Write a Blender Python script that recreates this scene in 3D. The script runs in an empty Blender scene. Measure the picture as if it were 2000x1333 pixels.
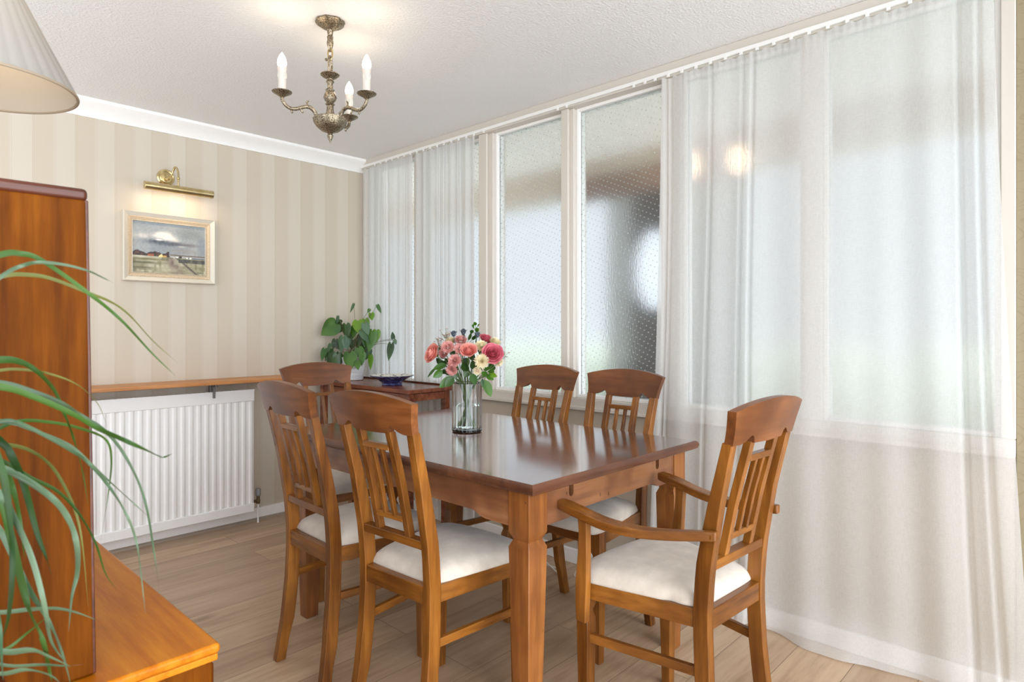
import bpy, bmesh, math, random
from math import sin, cos, pi, radians
from mathutils import Vector, Matrix
import numpy as np

random.seed(7)
scene = bpy.context.scene
COL = scene.collection

# ------------------------------------------------------------------ camera
F_PX, CAM_H, HOR = 1238.6, 1.215, 640.0
HEAD = radians(43.37)                        # heading of the view from +X
FWD = Vector((cos(HEAD), sin(HEAD), 0)); RGT = Vector((sin(HEAD), -cos(HEAD), 0))
cd = bpy.data.cameras.new('camera'); cam = bpy.data.objects.new('camera', cd); COL.objects.link(cam)
cam.location = (0, 0, CAM_H); cam.rotation_euler = (pi/2, 0, HEAD - pi/2)
cd.sensor_width = 36; cd.lens = 36*F_PX/2000; cd.shift_y = -(666.5-HOR)/2000; cd.clip_start = .05
cd.dof.use_dof = True; cd.dof.focus_distance = 2.4; cd.dof.aperture_fstop = 7.0
scene.camera = cam
def wp(px, py, t):                           # point seen at a pixel of the photo, t metres in front of the camera
    return FWD*t + RGT*((px-1000)/F_PX*t) + Vector((0, 0, CAM_H+(HOR-py)/F_PX*t))

# ------------------------------------------------------------------ light
def sr(r, g, b):                             # sRGB 0-255 -> linear
    f = lambda c: (c/255/12.92) if c/255 <= .04045 else ((c/255+.055)/1.055)**2.4
    return (f(r), f(g), f(b), 1)
world = bpy.data.worlds.new('sky'); scene.world = world; world.use_nodes = True
nt = world.node_tree; nt.nodes.clear()
wo = nt.nodes.new('ShaderNodeOutputWorld'); bg = nt.nodes.new('ShaderNodeBackground')
tc = nt.nodes.new('ShaderNodeTexCoord')
dp = nt.nodes.new('ShaderNodeVectorMath'); dp.operation = 'DOT_PRODUCT'; dp.inputs[1].default_value = (-.16, -.94, .30)
nt.links.new(tc.outputs['Generated'], dp.inputs[0])
def wm(op, a, b):
    nd = nt.nodes.new('ShaderNodeMath'); nd.operation = op
    nt.links.new(a, nd.inputs[0]); nd.inputs[1].default_value = b; return nd.outputs[0]
lobe = wm('POWER', wm('MAXIMUM', dp.outputs['Value'], 0.0), 2.4)       # brighter sky behind the camera
sx = nt.nodes.new('ShaderNodeSeparateXYZ'); nt.links.new(tc.outputs['Generated'], sx.inputs[0])
low = wm('MULTIPLY', wm('MAXIMUM', wm('MULTIPLY', sx.outputs[2], -1.0), 0.0), 2.6)   # added light from below the horizon, lifts the ceiling
sm = nt.nodes.new('ShaderNodeMath'); sm.operation = 'ADD'; nt.links.new(wm('ADD', wm('MULTIPLY', lobe, 5.6), .80), sm.inputs[0]); nt.links.new(low, sm.inputs[1])
nt.links.new(sm.outputs[0], bg.inputs['Strength'])
bg.inputs['Color'].default_value = (.87, .935, 1.0, 1)
nt.links.new(bg.outputs[0], wo.inputs[0])
scene.view_settings.view_transform = 'Standard'; scene.view_settings.look = 'None'
scene.view_settings.exposure = 0.33; scene.view_settings.gamma = 1
cy = scene.cycles
cy.max_bounces = 12; cy.diffuse_bounces = 5; cy.glossy_bounces = 4; cy.transmission_bounces = 10; cy.transparent_max_bounces = 16
cy.caustics_reflective = False; cy.caustics_refractive = True; cy.blur_glossy = .5; cy.sample_clamp_indirect = 6
cy.use_denoising = True

# ------------------------------------------------------------------ materials
class N:
    def __init__(s, name):
        s.m = bpy.data.materials.new(name); s.m.use_nodes = True; s.t = s.m.node_tree
        s.t.nodes.clear(); s.out = s.t.nodes.new('ShaderNodeOutputMaterial')
    def n(s, typ, **kw):
        nd = s.t.nodes.new('ShaderNode'+typ)
        for k, v in kw.items():
            if k.startswith('i_'):
                key = k[2:]; key = int(key) if key.isdigit() else key.replace('_', ' ')
                nd.inputs[key].default_value = v
            else: setattr(nd, k, v)
        return nd
    def l(s, a, b): s.t.links.new(a, b)
    def math(s, op, a, b=None, c=None):
        nd = s.n('Math', operation=op)
        for i, v in enumerate((a, b, c)):
            if v is None: continue
            if isinstance(v, (int, float)): nd.inputs[i].default_value = v
            else: s.l(v, nd.inputs[i])
        return nd.outputs[0]
    def mix(s, fac, a, b):
        nd = s.n('Mix', data_type='RGBA')
        for i, v in ((0, fac), (6, a), (7, b)):
            if isinstance(v, (int, float)): nd.inputs[i].default_value = v
            elif isinstance(v, tuple): nd.inputs[i].default_value = v
            else: s.l(v, nd.inputs[i])
        return nd.outputs[2]
    def ramp(s, fac, stops, interp='LINEAR'):
        nd = s.n('ValToRGB'); cr = nd.color_ramp; cr.interpolation = interp
        while len(cr.elements) < len(stops): cr.elements.new(.5)
        for e, (p, c) in zip(cr.elements, stops): e.position = p; e.color = c if len(c) == 4 else (*c, 1)
        s.l(fac, nd.inputs[0]); return nd.outputs[0]
    def coord(s, scale=(1, 1, 1), kind='Object', rnd=False):
        t = s.n('TexCoord'); mp = s.n('Mapping'); mp.inputs['Scale'].default_value = scale
        s.l(t.outputs[kind], mp.inputs[0])
        if rnd:
            oi = s.n('ObjectInfo'); cx = s.n('CombineXYZ')
            for i, k in enumerate((3.1, 7.7, 5.3)): s.l(s.math('MULTIPLY', oi.outputs['Random'], k), cx.inputs[i])
            s.l(cx.outputs[0], mp.inputs['Location'])
        return mp.outputs[0]
    def noise(s, vec, scale=5, detail=3, rough=.5):
        nd = s.n('TexNoise', i_Scale=scale, i_Detail=detail, i_Roughness=rough); s.l(vec, nd.inputs['Vector'])
        return nd.outputs['Fac']
    def bump(s, h, strength=.3, dist=.002):
        nd = s.n('Bump', i_Strength=strength, i_Distance=dist); s.l(h, nd.inputs['Height']); return nd.outputs[0]
    def pbr(s, col, rough=.5, bump=None, metal=0, **kw):
        p = s.n('BsdfPrincipled'); p.inputs['Metallic'].default_value = metal
        if isinstance(col, tuple): p.inputs['Base Color'].default_value = col
        else: s.l(col, p.inputs['Base Color'])
        if isinstance(rough, (int, float)): p.inputs['Roughness'].default_value = rough
        else: s.l(rough, p.inputs['Roughness'])
        if bump is not None: s.l(bump, p.inputs['Normal'])
        for k, v in kw.items(): p.inputs[k.replace('_', ' ')].default_value = v
        s.l(p.outputs[0], s.out.inputs[0]); return p
def plain(name, col, rough=.5, metal=0, **kw):
    s = N(name); s.pbr(col, rough, metal=metal, **kw); return s.m
def wood(name, c0, c1, c2, axis='z', rough=.35, fine=1., blotch=.5, spots=False, coat=0., spec=.4):
    s = N(name); sc = {'x': (.08, 1, 1), 'y': (1, .08, 1), 'z': (1, 1, .08)}[axis]
    v = s.coord(sc, rnd=True)
    g = s.noise(v, 55*fine, 5, .6); g2 = s.noise(v, 14*fine, 3, .5)
    bl = s.noise(s.coord((1, 1, 1), rnd=True), 6, 2, .5)
    f = s.math('ADD', s.math('MULTIPLY', g, .45), s.math('MULTIPLY', g2, .55))
    col = s.ramp(f, [(.34, c0), (.5, c1), (.66, c2)])
    col = s.mix(s.math('MULTIPLY', s.ramp(bl, [(.44, (0, 0, 0)), (.62, (1, 1, 1))]), blotch), col, c0)
    if spots:
        vo = s.n('TexVoronoi', i_Scale=34.); s.l(s.coord((1, 1, .45)), vo.inputs['Vector'])
        sp = s.ramp(vo.outputs['Distance'], [(.0, (1, 1, 1)), (.09, (1, 1, 1)), (.13, (0, 0, 0))])
        gate = s.ramp(s.noise(s.coord(), 22, 1), [(.52, (0, 0, 0)), (.58, (1, 1, 1))])
        col = s.mix(s.math('MULTIPLY', s.math('MULTIPLY', sp, gate), .8), col, sr(55, 28, 14))
    s.pbr(col, s.math('ADD', s.math('MULTIPLY', g2, .15), rough-.07), s.bump(g, .12, .0006), Coat_Weight=coat, Coat_Roughness=.12, Coat_IOR=1.75, Specular_IOR_Level=spec)
    return s.m
def m_shade(name, c, k=.4):
    s = N(name); df = s.n('BsdfDiffuse'); df.inputs[0].default_value = c; tl = s.n('BsdfTranslucent'); tl.inputs[0].default_value = c
    mx = s.n('MixShader', i_0=k); s.l(df.outputs[0], mx.inputs[1]); s.l(tl.outputs[0], mx.inputs[2]); s.l(mx.outputs[0], s.out.inputs[0]); return s.m
HA, HB, HC = sr(84, 46, 15), sr(128, 77, 26), sr(158, 101, 40)
M = {}
M['chair_z'] = wood('honey_wood_upright', HA, HB, HC, 'z', .28, blotch=.5)
M['chair_x'] = wood('honey_wood_rail', HA, HB, HC, 'x', .28, blotch=.6)
M['chair_y'] = wood('honey_wood_side_rail', HA, HB, HC, 'y', .28, blotch=.5)
M['crest'] = wood('brown_crest_wood', sr(82, 44, 22), sr(114, 66, 32), sr(140, 86, 46), 'x', .33, .8, .7)
TA, TB, TC = sr(88, 48, 22), sr(134, 80, 36), sr(166, 108, 54)
M['table_leg'] = wood('distressed_table_leg_wood', TA, TB, TC, 'z', .36, .7, .4, True)
M['apron_y'] = wood('table_apron_wood_long', sr(100, 60, 38), sr(136, 88, 56), sr(160, 112, 76), 'y', .36, .6, .8)
M['apron_x'] = wood('table_apron_wood_end', sr(100, 60, 38), sr(140, 92, 58), sr(166, 118, 80), 'x', .34, .6, .8, True)
M['table_top'] = wood('reddish_table_top_wood', sr(74, 38, 24), sr(104, 60, 40), sr(128, 82, 58), 'y', .18, .45, .35, coat=1., spec=.7)
M['edge'] = wood('dark_table_edge_wood', sr(60, 34, 24), sr(96, 58, 38), sr(120, 76, 50), 'x', .3, .6, .4)
M['mahogany'] = wood('red_brown_side_table_wood', sr(84, 42, 26), sr(122, 66, 42), sr(148, 88, 60), 'y', .25, .8, .3)
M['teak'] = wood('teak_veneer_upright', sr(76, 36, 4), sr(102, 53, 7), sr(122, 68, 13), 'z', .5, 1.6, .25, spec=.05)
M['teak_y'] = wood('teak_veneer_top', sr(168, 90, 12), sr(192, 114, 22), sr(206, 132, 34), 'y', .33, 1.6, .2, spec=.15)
M['teak_dark'] = wood('dark_teak_edge', sr(58, 26, 16), sr(84, 40, 24), sr(104, 54, 32), 'x', .3, 1.2, .2)
M['shelf'] = wood('oak_shelf_wood', sr(160, 100, 50), sr(190, 130, 76), sr(206, 150, 96), 'x', .4, 1, .2)

def m_fabric():
    s = N('cream_suede'); v = s.coord()
    a = s.noise(v, 14, 4, .6); b = s.noise(v, 400, 2)
    col = s.ramp(a, [(.3, sr(184, 171, 157)), (.7, sr(208, 196, 182))])
    s.pbr(col, .9, s.bump(b, .15, .0005), Sheen_Weight=.3); return s.m
M['cushion'] = m_fabric()
def m_ceiling():
    s = N('stippled_white_plaster'); v = s.coord()
    n1 = s.noise(v, 95, 4, .6)
    h = s.ramp(n1, [(.42, (0, 0, 0)), (.66, (1, 1, 1))])
    s.pbr(sr(238, 237, 235), .85, s.bump(h, .55, .0035)); return s.m
M['ceiling'] = m_ceiling()
def m_wallpaper():
    s = N('striped_wallpaper'); v = s.coord(); sp = s.n('SeparateXYZ'); s.l(v, sp.inputs[0]); x = sp.outputs[0]
    P = .181; u = s.math('FRACT', s.math('DIVIDE', s.math('SUBTRACT', x, .568-P), P))
    st = s.ramp(u, [(0, (0, 0, 0)), (.49, (0, 0, 0)), (.51, (1, 1, 1)), (.99, (1, 1, 1)), (1, (0, 0, 0))])
    weave = s.noise(s.coord((1, 1, 12)), 60, 3, .7)
    col = s.mix(st, sr(203, 193, 178), sr(197, 185, 167))
    u2 = s.math('FRACT', s.math('DIVIDE', s.math('SUBTRACT', x, .568-P), P/2))
    d = s.math('ABSOLUTE', s.math('SUBTRACT', u2, .06))
    ln = s.math('LESS_THAN', s.math('ABSOLUTE', s.math('SUBTRACT', d, .035)), .010)
    col = s.mix(s.math('MULTIPLY', ln, .4), col, sr(178, 158, 134))
    col = s.mix(s.math('MULTIPLY', weave, .12), col, sr(170, 152, 130))
    s.pbr(col, .8, s.bump(weave, .08, .001)); return s.m
M['wallpaper'] = m_wallpaper()
def m_damask():
    s = N('scroll_wallpaper'); v = s.coord((1, 1, 1))
    w = s.n('TexNoise', i_Scale=19., i_Detail=0.); s.l(v, w.inputs['Vector'])
    k_ = s.math('ABSOLUTE', s.math('SUBTRACT', s.math('FRACT', s.math('MULTIPLY', w.outputs['Fac'], 7)), .5))
    ln = s.ramp(k_, [(.0, (1, 1, 1)), (.07, (1, 1, 1)), (.11, (0, 0, 0))])
    s.pbr(s.mix(s.math('MULTIPLY', ln, .3), sr(150, 137, 110), sr(122, 106, 78)), .8); return s.m
M['damask'] = m_damask()
def m_floor():
    s = N('oak_laminate'); t = s.n('TexCoord'); mp = s.n('Mapping'); mp.inputs['Location'].default_value = (.55, -.867+.193*40, 0)
    s.l(t.outputs['Object'], mp.inputs[0])
    br = s.n('TexBrick', offset=.37, i_Scale=1., i_Mortar_Size=.0012, i_Mortar_Smooth=.0, i_Bias=0., i_Brick_Width=1.28, i_Row_Height=.193)
    br.inputs['Color1'].default_value = (0, 0, 0, 1); br.inputs['Color2'].default_value = (1, 1, 1, 1); br.inputs['Mortar'].default_value = (.5, .5, .5, 1)
    s.l(mp.outputs[0], br.inputs['Vector'])
    off = s.n('VectorMath', operation='MULTIPLY_ADD'); s.l(br.outputs['Color'], off.inputs[0]); off.inputs[1].default_value = (9, 5, 3)
    s.l(s.coord((.10, 1, 1)), off.inputs[2])
    g = s.noise(off.outputs[0], 42, 5, .62); g2 = s.noise(off.outputs[0], 9, 3, .55)
    f = s.math('ADD', s.math('MULTIPLY', g, .5), s.math('MULTIPLY', g2, .5))
    col = s.ramp(f, [(.3, sr(152, 122, 92)), (.48, sr(190, 160, 130)), (.68, sr(212, 184, 154))])
    sep = s.n('SeparateColor'); s.l(br.outputs['Color'], sep.inputs[0])
    col = s.mix(s.math('MULTIPLY', sep.outputs[0], .42), col, sr(130, 104, 82))
    kn = s.n('TexVoronoi', i_Scale=2.6); s.l(s.coord((.5, 1.3, 1)), kn.inputs['Vector'])
    col = s.mix(s.ramp(kn.outputs['Distance'], [(.02, (.55, .55, .55)), (.10, (0, 0, 0))]), col, sr(104, 78, 58))
    col = s.mix(s.math('MULTIPLY', br.outputs['Fac'], .75), col, sr(82, 62, 46))
    s.pbr(col, s.math('ADD', s.math('MULTIPLY', g, .15), .30), s.bump(g, .08, .0006)); return s.m
M['floor'] = m_floor()
def m_paint(name, c, r=.4):
    s = N(name); n = s.noise(s.coord(), 30, 2); s.pbr(s.mix(s.math('MULTIPLY', n, .12), c, sr(196, 188, 176)), r, s.bump(n, .05, .001)); return s.m
M['paint'] = m_paint('cream_gloss_paint', sr(208, 200, 189), .34)
M['white'] = m_paint('white_satin_paint', sr(244, 242, 239), .35)
M['radiator'] = m_paint('white_radiator_enamel', sr(240, 239, 237), .3)
M['panel'] = m_paint('pale_beige_panel_paint', sr(190, 176, 158), .6)
M['skirting_grey'] = m_paint('grey_brown_beading', sr(150, 134, 118), .5)
def m_sheer():
    s = N('sheer_white_voile'); v = s.coord((1, 1, 1))
    a = s.noise(s.coord((1, 1, .06)), 620, 3, .7); b = s.noise(s.coord((1, .10, 1)), 520, 3, .7)
    w = s.math('ADD', s.math('MULTIPLY', a, .5), s.math('MULTIPLY', b, .5))
    fac = s.math('ADD', s.math('MULTIPLY', s.ramp(w, [(.40, (0, 0, 0)), (.62, (1, 1, 1))]), .12), .26)
    tr = s.n('BsdfTransparent'); tr.inputs[0].default_value = (1, 1, 1, 1)
    df = s.n('BsdfDiffuse'); df.inputs[0].default_value = sr(226, 225, 223)
    tl = s.n('BsdfTranslucent'); tl.inputs[0].default_value = sr(248, 248, 246)
    m1 = s.n('MixShader', i_0=.42); s.l(df.outputs[0], m1.inputs[1]); s.l(tl.outputs[0], m1.inputs[2])
    m2 = s.n('MixShader'); s.l(fac, m2.inputs[0]); s.l(m1.outputs[0], m2.inputs[1]); s.l(tr.outputs[0], m2.inputs[2])
    s.l(m2.outputs[0], s.out.inputs[0]); return s.m
M['sheer'] = m_sheer()
def m_frosted():
    s = N('obscured_dotted_glass'); v = s.coord()
    sp = s.n('SeparateXYZ'); s.l(v, sp.inputs[0]); D = .027
    yy = s.math('DIVIDE', sp.outputs[1], D); zz = s.math('DIVIDE', sp.outputs[2], D)
    a = s.math('ADD', yy, s.math('MULTIPLY', zz, .55)); b = s.math('SUBTRACT', zz, s.math('MULTIPLY', yy, .45))
    fa = s.math('SUBTRACT', s.math('FRACT', a), .5); fb = s.math('SUBTRACT', s.math('FRACT', b), .5)
    r = s.math('SQRT', s.math('ADD', s.math('MULTIPLY', fa, fa), s.math('MULTIPLY', fb, fb)))
    dot = s.ramp(r, [(.0, (1, 1, 1)), (.085, (1, 1, 1)), (.14, (0, 0, 0))])
    rip = s.noise(s.coord((1, 1, .35)), 120, 2, .5)
    h = s.math('ADD', s.math('MULTIPLY', dot, .12), s.math('MULTIPLY', rip, .7)); nb = s.bump(h, .5, .0014)
    gl = s.n('BsdfGlass', i_Roughness=.19, i_IOR=1.45); s.l(nb, gl.inputs['Normal']); gl.inputs['Color'].default_value = (.97, .985, .99, 1)
    tl = s.n('BsdfTranslucent'); tl.inputs[0].default_value = (.93, .95, .96, 1)
    mx = s.n('MixShader'); s.l(s.math('ADD', s.math('MULTIPLY', dot, .42), .04), mx.inputs[0]); s.l(gl.outputs[0], mx.inputs[1]); s.l(tl.outputs[0], mx.inputs[2])
    s.l(mx.outputs[0], s.out.inputs[0]); return s.m
M['frosted'] = m_frosted()
def m_leaf(name, c0, c1, scale=8, tr=.25, rough=.38):
    s = N(name); f = s.noise(s.coord(rnd=True), scale, 2)
    col = s.ramp(f, [(.35, c0), (.65, c1)])
    p = s.n('BsdfPrincipled', i_Roughness=rough); s.l(col, p.inputs['Base Color'])
    tl = s.n('BsdfTranslucent'); s.l(col, tl.inputs[0])
    mx = s.n('MixShader', i_0=tr); s.l(p.outputs[0], mx.inputs[1]); s.l(tl.outputs[0], mx.inputs[2]); s.l(mx.outputs[0], s.out.inputs[0]); return s.m
M['leaf_g'] = m_leaf('mid_green_leaf', sr(48, 90, 22), sr(76, 120, 34))
M['leaf_d'] = m_leaf('dark_green_leaf', sr(30, 58, 18), sr(50, 82, 28), tr=.15)
M['leaf_l'] = m_leaf('bright_green_leaf', sr(92, 140, 26), sr(122, 164, 40), tr=.4)
M['leaf_b'] = m_leaf('blue_green_leaf', sr(50, 84, 52), sr(76, 108, 74), tr=.15, rough=.3)
M['strap_g'] = m_leaf('green_strap_leaf', sr(46, 82, 26), sr(74, 108, 42), 6)
M['strap_s'] = m_leaf('sheen_toned_strap_leaf', sr(66, 90, 62), sr(102, 122, 96), 6, .15, .2)  # greyer tint paints in the silver gloss of dark green leaves
M['strap_o'] = m_leaf('olive_strap_leaf', sr(96, 102, 44), sr(128, 128, 66), 6, .25)
M['stem'] = m_leaf('green_stem', sr(70, 96, 48), sr(96, 116, 62), 10, .1)
M['stem_b'] = m_leaf('purple_brown_stem', sr(84, 66, 58), sr(110, 92, 74), 10, .1)
M['rose'] = m_leaf('salmon_pink_petal', sr(232, 146, 134), sr(240, 168, 154), 20, .3, .6)
M['rose_d'] = m_leaf('deep_pink_petal', sr(208, 96, 116), sr(228, 132, 142), 20, .3, .6)
M['mum'] = m_leaf('dusty_pink_petal', sr(212, 144, 138), sr(236, 184, 174), 60, .25, .7)
M['cream'] = m_leaf('cream_petal', sr(236, 222, 182), sr(246, 238, 212), 60, .3, .7)
M['pale'] = m_leaf('pale_pink_floret', sr(196, 160, 146), sr(226, 200, 186), 90, .2, .7)
M['thistle'] = m_leaf('slate_blue_thistle', sr(52, 60, 70), sr(80, 90, 100), 60, .05, .7)
M['glass'] = (lambda s: (s.l(s.n('BsdfGlass', i_Roughness=0., i_IOR=1.46).outputs[0], s.out.inputs[0]), s.m)[1])(N('clear_glass'))
M['water'] = (lambda s: (s.l(s.n('BsdfGlass', i_Roughness=0., i_IOR=1.33, i_Color=(.93, .97, .95, 1)).outputs[0], s.out.inputs[0]), s.m)[1])(N('water'))
def m_metal(name, c0, c1, rough, scale=230, bs=.8):
    s = N(name); n = s.noise(s.coord(), scale, 3, .6)
    s.pbr(s.ramp(n, [(.38, c0), (.62, c1)]), rough, s.bump(n, bs, .002), metal=.9); return s.m
M['antique'] = m_metal('antique_brass', sr(84, 74, 60), sr(176, 162, 138), .36)
M['brass'] = m_metal('polished_brass', sr(196, 176, 126), sr(214, 196, 150), .2, 20, .03)
M['steel'] = plain('dull_grey_metal', sr(120, 116, 112), .4, .8)
M['old_brass'] = plain('tarnished_brass', sr(110, 92, 66), .45, .8)
M['grey_cap'] = plain('grey_plastic', sr(140, 140, 142), .5)
M['white_plastic'] = plain('white_plastic', sr(236, 234, 230), .4)
M['candle'] = plain('ivory_candle_tube', sr(206, 198, 188), .5, Subsurface_Weight=.1)
M['black'] = plain('black_glide', sr(34, 28, 26), .5)
def emit(name, col, st):
    s = N(name); e = s.n('Emission', i_Strength=st); e.inputs[0].default_value = col; s.l(e.outputs[0], s.out.inputs[0]); return s.m
M['bulb'] = emit('lit_bulb', (1, .90, .76, 1), 7)
M['tube_bulb'] = emit('lit_tube_bulb', (1, .78, .55, 1), 3)
M['shade'] = m_shade('pleated_white_fabric', sr(184, 180, 174))
M['lining'] = m_shade('cream_shade_lining', sr(214, 204, 188))
M['rimtape'] = m_shade('beige_trim_tape', sr(190, 172, 150))
def m_pot():
    s = N('white_ridged_ceramic'); w = s.n('TexWave', wave_type='BANDS', bands_direction='Z', i_Scale=42., i_Distortion=2.2, i_Detail=2.); s.l(s.coord(), w.inputs['Vector'])
    s.pbr(sr(214, 214, 216), .5, s.bump(w.outputs['Fac'], .7, .003)); return s.m
M['pot'] = m_pot()
M['soil'] = plain('dark_soil', sr(60, 44, 32), .9)
M['terracotta'] = plain('brown_glazed_pot', sr(120, 70, 46), .4)
def m_bowl(out):
    s = N('patterned_blue_glaze' if out else 'floral_cream_glaze'); n = s.noise(s.coord(), 38, 3, .6); n2 = s.noise(s.coord(), 60, 2)
    if out: col = s.ramp(n, [(.35, sr(34, 34, 70)), (.55, sr(56, 58, 108)), (.72, sr(150, 150, 172))])
    else: col = s.ramp(n, [(.36, sr(44, 52, 92)), (.46, sr(214, 210, 196)), (.6, sr(222, 218, 204)), (.68, sr(96, 120, 84))])
    s.pbr(col, .15); return s.m
M['bowl_out'] = m_bowl(True); M['bowl_in'] = m_bowl(False)
M['frame_paint'] = m_paint('ivory_frame_paint', sr(208, 200, 184), .4)
M['linen'] = (lambda s: (s.pbr(s.ramp(s.noise(s.coord(), 160, 3), [(.3, sr(190, 166, 136)), (.7, sr(212, 190, 160))]), .8), s.m)[1])(N('beige_linen_slip'))
M['porch_beige'] = m_shade('beige_translucent_roofing', sr(236, 232, 226), .5)
M['porch_brown'] = wood('brown_stained_fascia', sr(84, 56, 40), sr(118, 82, 60), sr(140, 102, 78), 'y', .5, .5, .3)
M['door_dark'] = wood('dark_brown_door_wood', sr(38, 28, 28), sr(56, 42, 40), sr(70, 54, 48), 'z', .4, .5, .3)
M['render'] = m_paint('pale_grey_render', sr(178, 182, 184), .8)
M['porch_trim'] = m_paint('porch_beige_paint', sr(206, 190, 170), .7)
M['paving'] = (lambda s: (s.pbr(s.ramp(s.noise(s.coord(), 1.6, 3), [(.35, sr(176, 182, 164)), (.65, sr(196, 200, 190))]), .9), s.m)[1])(N('pale_garden_paving'))
M['hedge'] = (lambda s: (s.pbr(s.ramp(s.noise(s.coord(), 9, 4), [(.3, sr(176, 184, 160)), (.7, sr(208, 214, 200))]), .9), s.m)[1])(N('whitish_hedge_green'))  # hedge colour whitened all over, mottled at random
M['doorglass'] = plain('door_mirror_glass', sr(225, 232, 236), .06, .9)

# ------------------------------------------------------------------ mesh helpers
def bx(bm, x0, x1, y0, y1, z0, z1):
    v = [bm.verts.new(p) for p in ((x0,y0,z0),(x1,y0,z0),(x1,y1,z0),(x0,y1,z0),(x0,y0,z1),(x1,y0,z1),(x1,y1,z1),(x0,y1,z1))]
    for f in ((3,2,1,0),(4,5,6,7),(0,1,5,4),(1,2,6,5),(2,3,7,6),(3,0,4,7)): bm.faces.new([v[i] for i in f])
def loft(bm, rings, close=True, caps=True, loop=False):
    vs = [[bm.verts.new(p) for p in r] for r in rings]; n = len(vs[0])
    seq = list(zip(vs, vs[1:])) + ([(vs[-1], vs[0])] if loop else [])
    for a, b in seq:
        for i in range(n if close else n-1):
            j = (i+1) % n; bm.faces.new((a[i], a[j], b[j], b[i]))
    if caps and close and not loop:
        bm.faces.new(vs[0][::-1]); bm.faces.new(vs[-1])
    return vs
def rect_ring(cx, cy, z, wx, wy): return [(cx-wx/2,cy-wy/2,z),(cx+wx/2,cy-wy/2,z),(cx+wx/2,cy+wy/2,z),(cx-wx/2,cy+wy/2,z)]
def post(bm, pts):                            # pts: (x0,x1,y0,y1,z)
    loft(bm, [[(a,c,z),(b,c,z),(b,d,z),(a,d,z)] for a,b,c,d,z in pts])
def prism(bm, poly, fn, d0, d1):              # poly 2D -> fn(u,v,d)
    a = [bm.verts.new(fn(u, v, d0)) for u, v in poly]; b = [bm.verts.new(fn(u, v, d1)) for u, v in poly]
    n = len(poly); bm.faces.new(a[::-1]); bm.faces.new(b)
    for i in range(n): j = (i+1) % n; bm.faces.new((a[i], a[j], b[j], b[i]))
def lathe(bm, prof, seg=32, c=(0,0,0), mod=None, cap0=True, cap1=True):
    rings = []
    for r, z in prof:
        rings.append([(c[0]+(r*(mod(2*pi*k/seg, z) if mod else 1))*cos(2*pi*k/seg), c[1]+(r*(mod(2*pi*k/seg, z) if mod else 1))*sin(2*pi*k/seg), c[2]+z) for k in range(seg)])
    vs = [[bm.verts.new(p) for p in r] for r in rings]
    for a, b in zip(vs, vs[1:]):
        for i in range(seg): j = (i+1) % seg; bm.faces.new((a[i], a[j], b[j], b[i]))
    if cap0: bm.faces.new(vs[0][::-1])
    if cap1: bm.faces.new(vs[-1])
def crom(pts, n=8):
    P = [Vector(p) for p in pts]; P = [P[0]*2-P[1]] + P + [P[-1]*2-P[-2]]; out = []
    for i in range(1, len(P)-2):
        for k in range(n):
            t = k/n; a, b, c, d = P[i-1:i+3]
            out.append(.5*((2*b)+(c-a)*t+(2*a-5*b+4*c-d)*t*t+(3*b-a-3*c+d)*t**3))
    return out+[P[-2]]
def tube(bm, pts, r, seg=8, n=6, smooth=True, sx=1.):
    P = crom(pts, n) if smooth and len(pts) > 2 else [Vector(p) for p in pts]
    rings = []; m = len(P); up = None
    for i, p in enumerate(P):
        d = (P[min(i+1, m-1)]-P[max(i-1, 0)]).normalized()
        if up is None: up = Vector((0, 0, 1)) if abs(d.z) < .9 else Vector((1, 0, 0))
        s = d.cross(up).normalized(); u = s.cross(d).normalized(); up = u
        rr = r(i/(m-1)) if callable(r) else r
        rings.append([tuple(p+(s*cos(2*pi*k/seg)*sx+u*sin(2*pi*k/seg))*rr) for k in range(seg)])
    loft(bm, rings)
def ribbon(bm, pts, w, n=7, fold=.25, up=Vector((0, 0, 1)), side=None):
    P = crom(pts, n); m = len(P); L = []
    for i, p in enumerate(P):
        d = (P[min(i+1, m-1)]-P[max(i-1, 0)]).normalized(); s = side if side is not None else d.cross(up)
        s = (s - d*s.dot(d)).normalized(); nn = s.cross(d).normalized(); ww = w(i/(m-1))
        L.append([bm.verts.new(p+s*ww*k+nn*ww*fold*abs(k)) for k in (-1, 0, 1)])
    for a, b in zip(L, L[1:]):
        for k in (0, 1): bm.faces.new((a[k], a[k+1], b[k+1], b[k]))
def obj(name, bm, mat, parent=None, bevel=0, smooth=False, seg=2, sub=0, solid=0, angle=30):
    bmesh.ops.recalc_face_normals(bm, faces=bm.faces[:])
    me = bpy.data.meshes.new(name); bm.to_mesh(me); bm.free()
    o = bpy.data.objects.new(name, me); COL.objects.link(o)
    mats = mat if isinstance(mat, list) else [mat]
    for x in mats: me.materials.append(x)
    if solid: s = o.modifiers.new('s', 'SOLIDIFY'); s.thickness = solid; s.offset = 0
    if bevel: b = o.modifiers.new('b', 'BEVEL'); b.width = bevel; b.segments = seg; b.limit_method = 'ANGLE'; b.angle_limit = radians(angle); b.harden_normals = True
    if sub: s = o.modifiers.new('u', 'SUBSURF'); s.levels = sub; s.render_levels = sub
    if smooth or sub or bevel:
        for p in me.polygons: p.use_smooth = True
        if not sub:
            try:
                me.set_sharp_from_angle(angle=radians(40))
            except Exception: pass
    if parent: o.parent = parent
    return o
def tag(o, label=None, cat=None, group=None, kind=None):
    if label: o['label'] = label
    if cat: o['category'] = cat
    if group: o['group'] = group
    if kind: o['kind'] = kind
    return o
def thing(name, label, cat, loc=(0, 0, 0), rz=0, group=None):
    o = bpy.data.objects.new(name, None); COL.objects.link(o); o.location = loc; o.rotation_euler = (0, 0, rz); o.empty_display_size = .1
    return tag(o, label, cat, group)
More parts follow.
